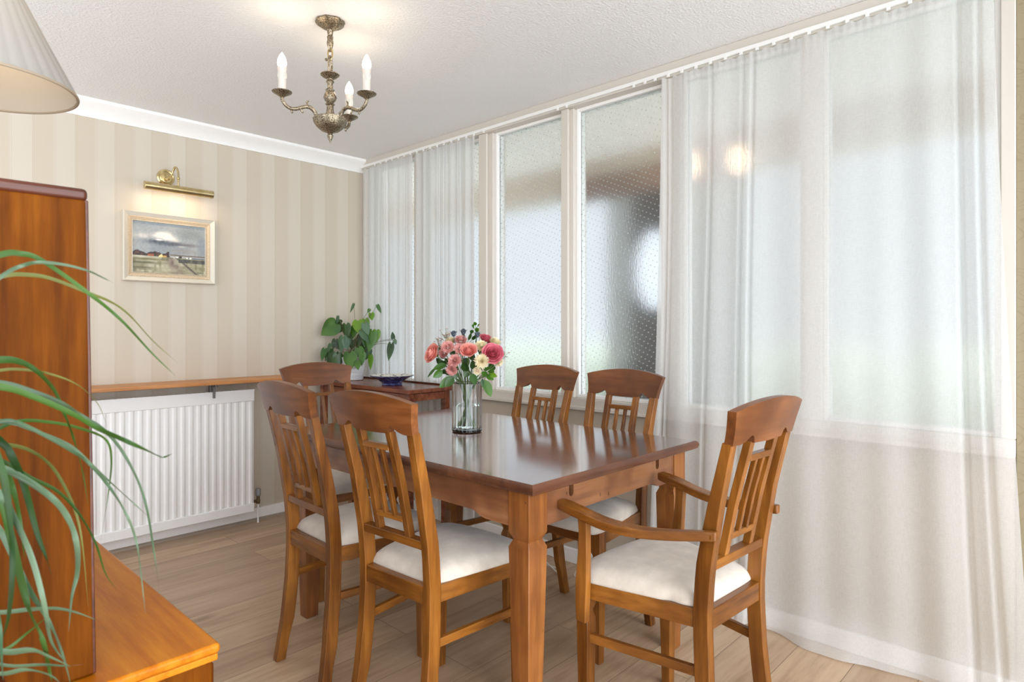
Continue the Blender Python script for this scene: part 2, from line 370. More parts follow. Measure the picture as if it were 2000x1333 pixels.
def struct(name, bm, m, parent=None, **k):
    o = obj(name, bm, m, parent, **k)
    if parent is None: tag(o, kind='structure')
    return o
def B(): return bmesh.new()
def boxobj(name, m, parent, dims, **k):
    bm = B(); bx(bm, *dims); return obj(name, bm, m, parent, **k)

# ------------------------------------------------------------------ room shell
W, D, H = 2.60, 3.93, 2.41
X0, Y0 = -1.2, -1.2
bm = B(); bx(bm, X0, W+.12, Y0, D+.12, -.1, 0); struct('floor', bm, M['floor'])
bm = B(); bx(bm, X0, W+.12, Y0, D+.12, H, H+.15); struct('ceiling', bm, M['ceiling'])
bm = B(); bx(bm, X0, W+.12, D, D+.12, 0, H); struct('wall_left', bm, M['wallpaper'])
bm = B(); bx(bm, W, W+.12, Y0, .221, 0, H); struct('wall_right', bm, M['damask'])
bm = B(); bx(bm, W+.005, W+.115, .222, D, 0, .80); struct('wall_window', bm, M['panel'])
prof = [(0, 2.325), (.012, 2.325), (.016, 2.335), (.03, 2.355), (.052, 2.378), (.075, 2.392), (.08, 2.398), (.08, H), (0, H)]
bm = B(); prism(bm, prof, lambda u, v, d: (d, D-u, v), X0, W-.002); struct('trim_1', bm, M['white'], smooth=True)
bm = B(); bx(bm, X0, W-.01, D-.018, D, .012, .078); struct('baseboard_left', bm, M['white'], bevel=.004)
bm = B(); prism(bm, [(0, 0), (.034, 0), (.030, .010), (.018, .016), (0, .016)], lambda u, v, d: (d, D-u, v), X0, W-.01); struct('trim_2', bm, M['skirting_grey'])
bm = B(); bx(bm, W-.015, W+.005, .222, D-.03, .0, .075); struct('baseboard_window', bm, M['white'], bevel=.004)
# the glazed screen: header, posts, sill, six panes
bm = B(); bx(bm, W-.035, W+.10, .2225, D, 2.345, H); struct('trim_3', bm, M['paint'], bevel=.004)
bm = B(); bx(bm, W-.012, W+.10, .2225, D, .795, .853); bx(bm, W-.03, W+.0, .2225, D, .795, .812); struct('trim_4', bm, M['paint'], bevel=.003)
posts = [(.222, .262), (.81, .88), (1.405, 1.50), (2.01, 2.09), (2.60, 2.715), (3.275, 3.335), (3.86, D)]
for i, (a, b) in enumerate(posts):
    bm = B(); bx(bm, W-.010, W+.10, a, b, .853, 2.345)
    if i in (2, 3, 4): bx(bm, W-.028, W-.010, a+(b-a)*.30, b-(b-a)*.12, .853, 2.345)
    struct('trim_%d' % (5+i), bm, M['paint'], bevel=.004)
for i in range(6):
    a = posts[i][1]; b = posts[i+1][0]; z0, z1 = .853, 2.345; e = .017
    bm = B(); bx(bm, W+.034, W+.040, a+.004, b-.004, z0+.004, z1-.004)
    w = struct('window_%d' % (i+1), bm, M['frosted'])
    bm = B()
    for x0, x1, ee in ((W+.012, W+.034, e), (W+.040, W+.07, e)):
        bx(bm, x0, x1, a, a+ee, z0, z1); bx(bm, x0, x1, b-ee, b, z0, z1)
        bx(bm, x0, x1, a+ee, b-ee, z0, z0+ee); bx(bm, x0, x1, a+ee, b-ee, z1-ee, z1)
    obj('window_frame', bm, M['white'], w, bevel=.003)
# curtain tracks
tr1 = thing('curtain_track', 'white curtain track along the header over the two bare panes', 'curtain track', (W-.042, 0, 0))
bm = B(); bx(bm, -.006, .007, .26, D-.02, 2.352, 2.370); obj('rail', bm, M['white_plastic'], tr1, bevel=.002)
bm = B()
for k in range(52):
    y = .30+k*.067
    if 1.52 < y < 2.70: continue
    bx(bm, -.010, -.004, y, y+.012, 2.340, 2.352)
for y in (1.56, 1.62, 2.02, 2.08, 2.63): bx(bm, -.010, -.004, y, y+.010, 2.340, 2.352)
tag(obj('glider', bm, M['white_plastic'], tr1), kind='stuff')

# ------------------------------------------------------------------ outside the screen: covered porch and garden
bm = B(); bx(bm, W+.12, 9.5, -5, 9, -.12, -.02); tag(struct('ground', bm, M['paving']))
bm = B(); bx(bm, W+.12, 3.9, -2.5, 7.0, 2.42, 2.43); struct('porch_roof', bm, M['porch_beige'])
bm = B(); bx(bm, 3.72, 3.9, -2.5, 7.0, 2.19, 2.42); struct('porch_fascia', bm, M['porch_trim'])
bm = B(); bx(bm, 3.70, 3.72, 1.62, 2.9, 2.12, 2.30); struct('porch_lintel', bm, M['porch_brown'])
bm = B(); bx(bm, 3.72, 3.84, 1.62, 2.015, -.02, 2.19); struct('porch_wall', bm, M['render'])
bm = B(); bx(bm, 3.72, 3.84, 2.405, 2.58, -.02, 2.19); struct('porch_pier', bm, M['render'])
dr = thing('garden_door', 'dark brown door with an oval pane, blurred behind the dotted glass', 'door', (3.74, 0, 0))
bm = B(); n = 28
bx(bm, 0, .05, 2.02, 2.40, -.02, 2.15); obj('door_panel', bm, M['door_dark'], dr)
bm = B(); prism(bm, [(2.21+.15*cos(2*pi*k/n), 1.60+.27*sin(2*pi*k/n)) for k in range(n)], lambda u, v, d: (d, u, v), -.012, 0.); obj('oval_pane', bm, emit('emissive_daylight_pane', (.85, .92, 1, 1), 1.0), dr)  # emission on the oval pane stands in for daylight
for k, (px, py) in enumerate(((1350, 322), (1442, 312))):  # globes added to give two warm glows behind the curtained pane
    p = wp(px, py, 3.85 if k == 0 else 3.55)
    gl = thing('warm_globe', ('warm glowing globe seen through the curtain, added for its glow, the left one of two', 'warm glowing globe seen through the curtain, added for its glow, the right one of two')[k], 'glowing globe', p)
    bm = B(); bmesh.ops.create_uvsphere(bm, u_segments=20, v_segments=12, radius=.055, matrix=Matrix.Diagonal((1, 1, 1.5, 1))); obj('globe', bm, emit('lit_globe', (1, .70, .46, 1), 3.2), gl, smooth=True)
    bm = B(); tube(bm, [(0, 0, .08), (0, 0, 2.419-p.z)], .006, 8, smooth=False); obj('hanging_rod', bm, M['steel'], gl)
bm = B()
rnd = random.Random(3); 
for k in range(60):
    y = -5+k*.24; bmesh.ops.create_icosphere(bm, subdivisions=2, radius=.42+rnd.random()*.12, matrix=Matrix.Translation((8.6+rnd.random()*.3, y, .30+rnd.random()*.25)))
tag(obj('garden_hedge', bm, M['hedge'], smooth=True), 'pale green low hedge, only a blur at the foot of the obscured glass', 'hedge')

# ------------------------------------------------------------------ sheer curtains
def curtain(name, label, ya, yb, ztop, zbot, folds, amp, x=W-.052, flare0=0, flare1=0, seed=1, puddle=0, sway0=0, grp=None):
    rn = random.Random(seed); nx, nz = 340, 60; bm = B(); G = []
    ph = [rn.random()*6.28 for _ in range(8)]; fr = [folds*(.6+.5*rn.random()) for _ in range(4)]
    # a few sharp pleats
    pl = sorted(rn.random() for _ in range(int(folds*.8)))
    for j in range(nz+1):
        v = j/nz; z = zbot+(ztop-zbot)*v; row = []
        for i in range(nx+1):
            u = i/nx; y = ya+(yb-ya)*u
            y += flare0*(1-u)**3*(1-v)**1.4 + flare1*u**3*(1-v)**1.4 + sway0*(1-u)**4*sin(v*pi)
            d = 0
            for k in range(4): d += sin(u*2*pi*fr[k]+ph[k]+.35*sin(v*3+ph[k+4]))*amp/ (1.5+k*.5)
            for p in pl: d += amp*2.4*math.exp(-((u-p-.008*sin(v*4+p*9))/.006)**2)
            if v > .985: d += .004*sin(u*2*pi*folds*5)
            xx = x+d*(.55+.45*(1-v))
            zz = z
            if v > .97: zz += .004*sin(u*2*pi*folds*2.6)
            if puddle:
                xx -= puddle*max(0, (.07-v)/.07)**1.5*(.6+.4*sin(u*17+1))
                zz = max(zz, .004+.004*(1+sin(u*23))*(1 if v < .03 else 0))
            row.append(bm.verts.new((xx, y, zz)))
        G.append(row)
    for a, b in zip(G, G[1:]):
        for i in range(nx): bm.faces.new((a[i], a[i+1], b[i+1], b[i]))
    o = obj(name, bm, M['sheer'], smooth=True); tag(o, label, 'curtain', 'sheer voile curtains on the glazed screen'); return o
curtain('voile_curtain', 'narrow sheer white curtain in the far corner behind the potted plant', 3.30, 3.86, 2.336, .02, 9, .008, seed=3, flare1=.03)
curtain('voile_curtain', 'sheer white curtain hanging behind the blue bowl, beside the bare panes', 2.71, 3.28, 2.336, .02, 8, .008, seed=5)
curtain('voile_curtain', 'wide floor-length sheer white curtain behind the armchair', .275, 1.475, 2.336, .004, 9, .008, seed=11, flare0=-.10, flare1=.07, puddle=.07)

# ------------------------------------------------------------------ radiator, shelf, valve
rd = thing('radiator', 'white ribbed panel radiator under the wooden shelf', 'radiator', (0, 0, 0))
rx0, rx1, ry, rz0, rz1 = .18, 1.745, 3.835, .085, .83
bm = B(); P = []
pit = .0435; n = int((rx1-rx0)/pit); x = rx0
P.append((rx0, 0)); 
while x < rx1-.03:
    P += [(x+.012, 0), (x+.017, -.006), (x+pit-.012, -.006), (x+pit-.005, 0)]; x += pit
P.append((rx1, 0))
a = [bm.verts.new((u, ry+w, rz0+.05)) for u, w in P]; b = [bm.verts.new((u, ry+w, rz1-.065)) for u, w in P]
for i in range(len(P)-1): bm.faces.new((a[i], a[i+1], b[i+1], b[i]))
obj('ribbed_panel', bm, M['radiator'], rd, bevel=.003, angle=15)
bm = B(); bx(bm, rx0, rx1, ry-.012, ry+.006, rz1-.066, rz1); bx(bm, rx0, rx1, ry-.012, ry+.006, rz0, rz0+.052)
bx(bm, rx0, rx1, ry+.001, ry+.06, rz0+.005, rz1-.005); obj('casing', bm, M['radiator'], rd, bevel=.004)
bm = B()
for k in range(60): 
    xx = rx0+.02+k*.0255
    if xx < rx1-.02: bx(bm, xx, xx+.012, ry+.005, ry+.05, rz1-.006, rz1+.002)
bx(bm, rx0, rx1, ry-.013, ry-.006, rz1-.004, rz1+.006); obj('top_grille', bm, M['radiator'], rd)
vv = thing('radiator_valve', 'grey-capped radiator valve on a thin white pipe', 'valve', (1.785, 3.862, 0), 0)
bm = B(); lathe(bm, [(.005, .0), (.005, .125)], 12); obj('pipe', bm, M['white_plastic'], vv, smooth=True)
bm = B(); lathe(bm, [(.010, .118), (.012, .122), (.012, .142), (.009, .148), (.009, .170)], 14); tube(bm, [(-.036, 0, .136), (0, 0, .136)], .009, 10, smooth=False); obj('valve_body', bm, M['old_brass'], vv, smooth=True)
bm = B(); lathe(bm, [(.010, .165), (.015, .170), (.016, .205), (.012, .212)], 14); obj('cap', bm, M['grey_cap'], vv, smooth=True)
sh = thing('radiator_shelf', 'long narrow wooden shelf on the wall above the radiator', 'shelf')
bm = B(); bx(bm, -.30, 2.06, 3.705, D-.001, .886, .907); obj('shelf_board', bm, M['shelf'], sh, bevel=.004)
for x in (.5, 1.50):
    bm = B(); bx(bm, x-.008, x+.008, 3.775, 3.822, .868, .886); bx(bm, x-.006, x+.006, 3.808, 3.822, .800, .884); bx(bm, x-.014, x+.002, 3.84, 3.86, .832, .886)
    obj('bracket', bm, M['steel'], sh, bevel=.002)

# ------------------------------------------------------------------ painting and picture light
pa = thing('framed_painting', 'framed landscape painting with dark trees and a stormy sky', 'painting', (1.296, 3.93, 1.665))
def ring_frame(bm, w0, h0, w1, h1, y0, y1):    # mitred sloping frame from outer (w0,h0,y0) to inner (w1,h1,y1)
    o = [(-w0, -h0), (w0, -h0), (w0, h0), (-w0, h0)]; i = [(-w1, -h1), (w1, -h1), (w1, h1), (-w1, h1)]
    loft(bm, [[(a, 0, b) for a, b in o], [(a, y0, b) for a, b in o], [(a*.985, y0-.004, b*.98) for a, b in o], [(a, y1, b) for a, b in i], [(a, 0, b) for a, b in i]], loop=True)
PW, PH = .243, .1925
bm = B(); ring_frame(bm, PW, PH, PW-.026, PH-.026, -.032, -.020); obj('outer_frame', bm, M['frame_paint'], pa)
bm = B(); ring_frame(bm, PW-.026, PH-.026, PW-.047, PH-.047, -.020, -.013); obj('linen_slip', bm, M['linen'], pa)
bm = B(); ring_frame(bm, PW-.046, PH-.046, PW-.051, PH-.051, -.017, -.012); obj('inner_fillet', bm, M['frame_paint'], pa)
cw, ch = PW-.05, PH-.05; NX, NY = 170, 120
rs = np.random.RandomState(5)
def vn(nx, ny, sx, sy, seed):
    r = np.random.RandomState(seed); g = r.rand(sy+2, sx+2); X = np.linspace(0, sx, nx); Y = np.linspace(0, sy, ny)
    xi = X.astype(int); yi = Y.astype(int); fx = X-xi; fy = Y-yi; fx = fx*fx*(3-2*fx); fy = fy*fy*(3-2*fy)
    a = g[np.ix_(yi, xi)]; b_ = g[np.ix_(yi, xi+1)]; c = g[np.ix_(yi+1, xi)]; d = g[np.ix_(yi+1, xi+1)]
    return (a*(1-fx)+b_*fx)*(1-fy[:, None])+(c*(1-fx)+d*fx)*fy[:, None]
U, V = np.meshgrid(np.linspace(0, 1, NX), np.linspace(0, 1, NY))
img = np.zeros((NY, NX, 3)); n1 = vn(NX, NY, 6, 6, 1); n2 = vn(NX, NY, 18, 16, 2); n3 = vn(NX, NY, 50, 40, 3)
C = lambda r, g, b: np.array([r, g, b], float)
def blend(mask, col): 
    global img
    mask = np.clip(mask, 0, 1)[..., None]; img = img*(1-mask)+np.array(col)*mask
img[:] = C(136, 142, 146); n4 = vn(NX, NY, 9, 28, 11); n5 = vn(NX, NY, 30, 14, 12)
blend((n1-.35)*1.0, C(172, 172, 168)); blend((V-.72)*2.2, C(150, 156, 158)); 
g = lambda cx, cy_, sx, sy: np.exp(-((U-cx)/sx)**2-((V-cy_)/sy)**2)
blend(g(.14, .72, .2, .06)*.8*(.4+n2), C(206, 200, 190)); blend(g(.8, .84, .2, .1)*.6, C(122, 128, 122))
blend(g(.42, .745, .12, .075)*1.6*(.45+n2), C(226, 220, 208)); blend(g(.50, .70, .09, .05)*1.4*(.4+n5), C(238, 232, 220)); blend(g(.57, .665, .05, .03), C(222, 214, 202))
blend(g(.36, .62, .17, .045)*1.3*(.4+n5), C(74, 80, 90)); blend(g(.52, .60, .16, .035)*1.2*(.4+n5), C(84, 86, 94)); blend(g(.76, .60, .14, .03)*.8, C(112, 106, 108))
blend(g(.35, .665, .05, .012)*1.3, C(240, 238, 230)); blend(g(.66, .56, .05, .012)*.9, C(206, 198, 184)); blend(g(.7, .47, .22, .05)*.6, C(146, 138, 128))
f_ = (V < .36).astype(float); blend(f_, C(146, 140, 112))
blend(f_*(n4-.3)*1.6, C(186, 180, 156)); blend(f_*(n5-.45)*1.5, C(112, 106, 72)); blend(f_*g(.14, .20, .22, .02), C(88, 86, 56)); blend(f_*g(.18, .27, .22, .018), C(104, 98, 62)); blend(f_*g(.12, .10, .2, .02)*.9, C(96, 90, 64))
blend(f_*g(.10, .32, .14, .02), C(200, 196, 176)); blend(f_*np.clip(1-np.abs(U-.50-(.36-V)*.2)/(.05+(.36-V)*.45), 0, 1)*(.4+.9*n5), C(108, 90, 82))
blend(f_*np.clip(1-np.abs(U-.58-(.34-V)*.9)/.035, 0, 1)*.9, C(64, 54, 52)); blend(f_*g(.45, .08, .16, .08)*.9, C(176, 168, 140))
blend((np.abs(V-.375) < .012)*(U > .5)*.9, C(104, 88, 74)); blend((np.abs(V-.345) < .022)*(U > .5)*.9, C(168, 166, 160)); blend((np.abs(V-.335) < .014)*(U > .72)*.9, C(96, 104, 116)); blend((np.abs(V-.27) < .035)*(U > .62)*(.5+.6*n5), C(62, 60, 58))
tree = .375+.075*np.abs(np.sin(U*15+.4))*(.55+.6*vn(NX, NY, 30, 1, 9)[0])
blend(((V < tree) & (V > .335) & (U < .49)).astype(float), C(54, 40, 36)); blend(((V < tree-.02) & (V > .34) & (U < .47))*(n3 > .55)*.7, C(96, 62, 48))
blend(((np.abs(U-.24) < .04) & (np.abs(V-.352) < .020)).astype(float), C(150, 84, 52)); blend(((np.abs(U-.38) < .034) & (V > .325) & (V < .345+.04*(1-np.abs(U-.38)/.034))).astype(float), C(232, 208, 140))
blend(((np.abs(U-.425) < .026) & (np.abs(V-.342) < .016)).astype(float), C(190, 150, 84)); blend(((np.abs(V-.335) < .012) & (U > .55) & (U < .8) & (n3 > .6)).astype(float), C(232, 230, 222))
blend(((np.abs(U-.645) < .02) & (np.abs(V-.345) < .022)).astype(float), C(52, 44, 42))
for k in range(9):
    cx_ = .885+.0105*k; blend(((np.abs(U-cx_) < .003) & (np.abs(V-.045-.005*((k*7) % 3)) < .008)).astype(float), C(40, 34, 32))
img += (n3[..., None]-.5)*14; lin = np.where(img/255 <= .04045, img/255/12.92, ((np.clip(img, 0, 255)/255+.055)/1.055)**2.4)
bm = B(); G = [[bm.verts.new((-cw+2*cw*i/(NX-1), -.010, -ch+2*ch*j/(NY-1))) for i in range(NX)] for j in range(NY)]
for j in range(NY-1):
    for i in range(NX-1): bm.faces.new((G[j][i], G[j][i+1], G[j+1][i+1], G[j+1][i]))
def m_canvas():
    s = N('oil_painting_surface'); a = s.n('VertexColor', layer_name='paint'); s.pbr(a.outputs[0], .45, s.bump(s.noise(s.coord(), 240, 2), .2, .001)); return s.m
cv = obj('canvas', bm, m_canvas(), pa); ca = cv.data.color_attributes.new('paint', 'FLOAT_COLOR', 'POINT')
ca.data.foreach_set('color', np.concatenate([lin, np.ones((NY, NX, 1))], 2).reshape(-1))
bm = B(); bx(bm, -cw-.02, cw+.02, -.008, -.001, -ch-.02, ch+.02); obj('backing_board', bm, M['linen'], pa)

pl = thing('picture_light', 'polished brass picture light on a round wall plate above the painting', 'picture light', (1.275, D, 2.072))
bm = B(); 
def ylathe(bm, prof, seg=28):                 # disc facing -Y
    rings = [[(r*cos(2*pi*k/seg), -y, r*sin(2*pi*k/seg)) for k in range(seg)] for r, y in prof]; loft(bm, rings)
ylathe(bm, [(.047, 0), (.047, .006), (.040, .012), (.034, .010), (.030, .014), (.001, .016)]); obj('wall_plate', bm, M['brass'], pl, smooth=True)
bm = B(); tube(bm, [(0, -.012, -.008), (.0, -.04, -.012), (.008, -.07, .0), (.014, -.085, .03), (.018, -.10, .045), (.022, -.118, .035), (.025, -.128, .0), (.025, -.13, -.066)], .0055, 10); 
bmesh.ops.create_uvsphere(bm, u_segments=12, v_segments=8, radius=.012, matrix=Matrix.Translation((.002, -.035, -.012)))
bmesh.ops.create_uvsphere(bm, u_segments=12, v_segments=8, radius=.009, matrix=Matrix.Translation((.025, -.13, -.02)))
obj('swan_neck_arm', bm, M['brass'], pl, smooth=True)
bm = B(); xs0, xs1, zc, yc, rr = -.148, .212, -.085, -.13, .021   # trough open at the bottom towards the wall
A = [radians(a) for a in range(-38, 243, 14)]
for r_ in (rr,):
    o = [[(x, yc+.0+r_*cos(a+.5), zc+r_*sin(a+.5)) for a in A] for x in (xs0, xs0+.012, xs1-.012, xs1)]; loft(bm, o, close=False)
obj('trough_shade', bm, M['brass'], pl, smooth=True, solid=.0015)
for x in (xs0, xs1-.014):
    bm = B(); n = 24; loft(bm, [[(x+dx, yc+r_*cos(2*pi*k/n), zc+r_*sin(2*pi*k/n)) for k in range(n)] for dx, r_ in ((0, rr-.004), (.002, rr+.001), (.012, rr+.001), (.014, rr-.002))]); obj('end_cap', bm, M['brass'], pl, smooth=True)
bm = B(); tube(bm, [(xs0+.03, yc, zc-.004), (xs1-.03, yc, zc-.004)], .008, 12, smooth=False); obj('tube_bulb', bm, M['tube_bulb'], pl, smooth=True)
ld = bpy.data.lights.new('picture_lamp', 'AREA'); ld.shape = 'RECTANGLE'; ld.size = .28; ld.size_y = .02; ld.energy = .55; ld.color = (1, .74, .48)
lo = bpy.data.objects.new('picture_lamp', ld); COL.objects.link(lo); lo.parent = pl; lo.location = (.032, yc+.004, zc-.018); lo.rotation_euler = (radians(28), 0, 0)

# ------------------------------------------------------------------ chairs
# local: +Y forward, origin on the floor under the rear seat rail's back face
def yb(z):                                    # back face of the rear posts
    P_ = [(0, -.042), (.15, -.020), (.30, -.005), (.42, 0), (.50, 0), (.60, -.010), (.76, -.036), (.92, -.071), (1.009, -.095), (1.05, -.106)]
    for (a, u), (b, v) in zip(P_, P_[1:]):
        if z <= b: return u+(v-u)*(z-a)/(b-a)
    return P_[-1][1]
def xo(z):
    P_ = [(0, .178), (.2, .167), (.42, .163), (.6, .164), (.76, .166), (.92, .173), (1.05, .198)]
    for (a, u), (b, v) in zip(P_, P_[1:]):
        if z <= b: return u+(v-u)*(z-a)/(b-a)
    return P_[-1][1]
def dep(z): return .036 if z < .1 else (.044 if z < .62 else .044-.016*(z-.62)/.3)
def arc(x): return .0-.016*(1-(x/.19)**2)     # crest curves back in the middle
def make_chair(label, arms=False):
    t = thing('dining_armchair' if arms else 'dining_chair', label, 'chair', group=None if arms else 'side chairs around the dining table')
    fw = .235 if arms else .205; fy = .385
    for s in (-1, 1):
        bm = B(); zs = [0, .08, .15, .22, .30, .37, .42, .475, .55, .60, .68, .76, .84, .925]
        post(bm, [(*sorted((s*xo(z), s*(xo(z)-(.030 if z < .9 else .029)))), yb(z), yb(z)+dep(z), z) for z in zs])
        obj('rear_leg', bm, M['chair_z'], t, bevel=.003)
        bm = B(); zz = [(0, .030), (.30, .040), (.365, .041), (.385, .028), (.405, .042), (.425, .042), (.475, .042)]
        cx, cy_ = s*(fw-.021), fy-.021
        post(bm, [(cx-w/2+(.0 if w < .03 else 0), cx+w/2, cy_-w/2, cy_+w/2, z) for z, w in zz]); obj('front_leg', bm, M['chair_z'], t, bevel=.002)
        x0 = s*.147; x1 = s*(fw-.021)
        bm = B(); h0, h1 = .424, .474; w = .011
        loft(bm, [[(x0-w, .04, h0), (x0+w, .04, h0), (x0+w, .04, h1), (x0-w, .04, h1)], [(x1-w, fy-.04, h0), (x1+w, fy-.04, h0), (x1+w, fy-.04, h1), (x1-w, fy-.04, h1)]])
        obj('side_rail', bm, M['chair_y'], t, bevel=.002)
        bm = B(); h0, h1 = .296, .322; w = .009; x0 = s*.150
        loft(bm, [[(x0-w, .035, h0), (x0+w, .035, h0), (x0+w, .035, h1), (x0-w, .035, h1)], [(x1-w, fy-.035, h0), (x1+w, fy-.035, h0), (x1+w, fy-.035, h1), (x1-w, fy-.035, h1)]])
        obj('stretcher', bm, M['chair_y'], t, bevel=.003)
    boxobj('back_rail', M['chair_x'], t, (-.134, .134, .004, .028, .422, .475), bevel=.003)
    boxobj('front_rail', M['chair_x'], t, (-fw+.04, fw-.04, fy-.030, fy-.006, .424, .474), bevel=.003)
    boxobj('cross_rail', M['chair_x'], t, (-.1345, .1345, -.006, .026, .581, .606), bevel=.003)
    # crest rail: curved in plan, arched top, notched bottom
    bm = B(); nx = 40; rows = []
    def zbot(x):
        a = abs(x)
        pts = [(0, .916), (.078, .918), (.086, .934), (.094, .940), (.105, .936), (.120, .926), (.138, .920), (.146, .919), (.30, .919)]
        for (p, u), (q, v) in zip(pts, pts[1:]):
            if a <= q: return u+(v-u)*(a-p)/(q-p)
    def ztop(u): return 1.034-.026*u*u
    us = sorted(set([i/nx*2-1 for i in range(nx+1)]+[k*s/.173 for s in (-1, 1) for k in (.078, .086, .094, .105)]))
    fr, bk = [], []
    for u in us:
        zb_ = zbot(u*.173); zt_ = ztop(u); cf, cb = [], []
        for k in range(6):
            z = zb_+(zt_-zb_)*k/5; h = (z-.92)/.1; x = u*(.1735+.0205*max(0, h)**1.5*1.15)
            y = yb(z)+arc(x)
            cf.append(bm.verts.new((x, y+.024, z))); cb.append(bm.verts.new((x, y, z)))
        fr.append(cf); bk.append(cb)
    for a, b in zip(range(len(us)-1), range(1, len(us))):
        for k in range(5):
            bm.faces.new((fr[a][k], fr[b][k], fr[b][k+1], fr[a][k+1])); bm.faces.new((bk[b][k], bk[a][k], bk[a][k+1], bk[b][k+1]))
        bm.faces.new((fr[a][5], fr[b][5], bk[b][5], bk[a][5])); bm.faces.new((fr[b][0], fr[a][0], bk[a][0], bk[b][0]))
    for e in (0, len(us)-1):
        for k in range(5): bm.faces.new((fr[e][k], fr[e][k+1], bk[e][k+1], bk[e][k]))
    obj('crest_rail', bm, M['crest'], t, bevel=.003, angle=50)
    for x, w, z0, z1, dd in ((-.069, .023, .604, .921, .022), (.069, .023, .604, .921, .022), (-.021, .013, .66, .868, .014), (.021, .013, .66, .868, .014)):
        bm = B(); n_ = 7; R_ = []
        for k in range(n_+1):
            z = z0+(z1-z0)*k/n_; f_ = max(0, min(1, (z-.6)/.32)); y = yb(z)+arc(x)*f_+.008
            R_.append((x-w/2, x+w/2, y, y+dd, z))
        post(bm, R_); obj('back_slat', bm, M['chair_z'], t, bevel=.002)
    for z in (.648, .864):
        f_ = (z-.6)/.32; y = yb(z)+arc(.03)*f_+.006
        boxobj('slat_rail', M['chair_x'], t, (-.060, .060, y, y+.022, z, z+.017), bevel=.002)
    # cushion
    bm = B(); nu, nv = 26, 26; hw0, hw1 = .150, fw+.006; y0, y1 = .024, fy+.030; T, Bt = [], []
    def edge(a, b): return max(0, 1-abs(a)**7)*max(0, 1-abs(b)**7)
    for j in range(nv+1):
        b = -1+2*j/nv; rt, rb = [], []
        for i in range(nu+1):
            a = -1+2*i/nu; a2 = math.copysign(abs(a)**.8, a); b2 = math.copysign(abs(b)**.8, b)
            yy = (y0+y1)/2+(y1-y0)/2*b2; f_ = (b2+1)/2
            hw = hw0+(hw1-hw0)*min(1, f_*1.12)
            r_ = 1 if f_ < .8 else 1-.03*((f_-.8)/.2)**2
            xx = hw*a2*r_
            # rounded corners in plan
            m_ = max(abs(a2), abs(b2)); c_ = (abs(a2)*abs(b2))**5; xx *= 1-.045*c_; yy = (y0+y1)/2+(yy-(y0+y1)/2)*(1-.03*c_)
            yy += .014*(1-a2*a2)*max(0, b2)**2
            if b2 < -.5 : xx = max(-hw0-.012+.0, min(hw0+.012, xx))
            e = edge(a2, b2); z = .474+.042*e**.38+.020*(1-a2*a2)*(1-b2*b2)
            rt.append(bm.verts.new((xx, yy, z)) if 0 < i < nu and 0 < j < nv else bm.verts.new((xx, yy, .478)))
            rb.append(bm.verts.new((xx*.985, (y0+y1)/2+(yy-(y0+y1)/2)*.985, .474-.002)))
        T.append(rt); Bt.append(rb)
    for G_ in (T, Bt):
        for p, q in zip(G_, G_[1:]):
            for i in range(nu): bm.faces.new((p[i], p[i+1], q[i+1], q[i]))
    for i in range(nu):
        bm.faces.new((T[0][i], T[0][i+1], Bt[0][i+1], Bt[0][i])); bm.faces.new((T[-1][i], T[-1][i+1], Bt[-1][i+1], Bt[-1][i]))
    for j in range(nv):
        bm.faces.new((T[j][0], T[j+1][0], Bt[j+1][0], Bt[j][0])); bm.faces.new((T[j][-1], T[j+1][-1], Bt[j+1][-1], Bt[j][-1]))
    obj('seat_cushion', bm, M['cushion'], t, smooth=True, sub=1)
    if arms:
        for s in (-1, 1):
            bm = B(); C_ = crom([(s*.175, -.034, .686), (s*.184, .0, .682), (s*.205, .09, .668), (s*.228, .18, .661), (s*.246, .27, .666), (s*.256, .35, .682), (s*.258, .425, .694)], 5); R_ = []
            for k, p in enumerate(C_):
                f_ = k/(len(C_)-1); w = .010+.013*min(1, f_*1.8); 
                if f_ > .93: w *= 1-.25*(f_-.93)/.07
                cx_ = max(.164+.013, abs(p.x)) if f_ < .2 else abs(p.x)
                R_.append([(s*cx_-w, p.y, p.z-.013), (s*cx_+w, p.y, p.z-.013), (s*cx_+w, p.y, p.z+.013), (s*cx_-w, p.y, p.z+.013)])
            loft(bm, R_); ar = obj('armrest', bm, M['chair_y'], t, bevel=.005, seg=3)
            bm = B(); post(bm, [(*sorted((s*(q-.011), s*(q+.011))), yy-ww/2, yy+ww/2, z) for q, yy, ww, z in ((.246, .350, .034, .366), (.247, .350, .040, .42), (.247, .348, .042, .48), (.249, .342, .034, .56), (.252, .338, .030, .63), (.255, .338, .034, .674))])
            obj('arm_support', bm, M['chair_z'], t, bevel=.003)
            bm = B(); tube(bm, [(s*.184, -.018, .684), (s*.191, -.018, .684)], .007, 12, smooth=False); obj('dowel', bm, M['chair_z'], ar, smooth=True)
    return t
def place(root, loc, rz, label=None, first=False):
    r = root if first else root.copy()
    if not first: COL.objects.link(r)
    r.location = (loc[0], loc[1], 0); r.rotation_euler = (0, 0, radians(rz))
    if label: r['label'] = label
    if not first:
        for ch in list(root.children):
            c = ch.copy(); COL.objects.link(c); c.parent = r
            for g_ in ch.children: d = g_.copy(); COL.objects.link(d); d.parent = c
    return r
ch = make_chair('honey wood chair with cream seat, left side of the table nearest the camera')
arm = make_chair('wooden carver armchair with curved arms at the near end of the table', True)
bpy.context.view_layer.update()
spots = [((1.120, 2.046), -91.8, 'honey wood chair with cream seat, second along the left side of the table'),
         ((2.262, 1.986), 88.5, 'wooden chair on the window side of the table, nearer the flower vase'),
         ((2.251, 1.533), 89.6, 'wooden chair on the window side of the table, nearer the armchair'),
         ((1.680, 2.900), 174.6, 'wooden chair at the far end of the table, in front of the potted plant')]
for p, a, l in spots: place(ch, p, a, l)
place(ch, (1.130, 1.556), -86.9, first=True)
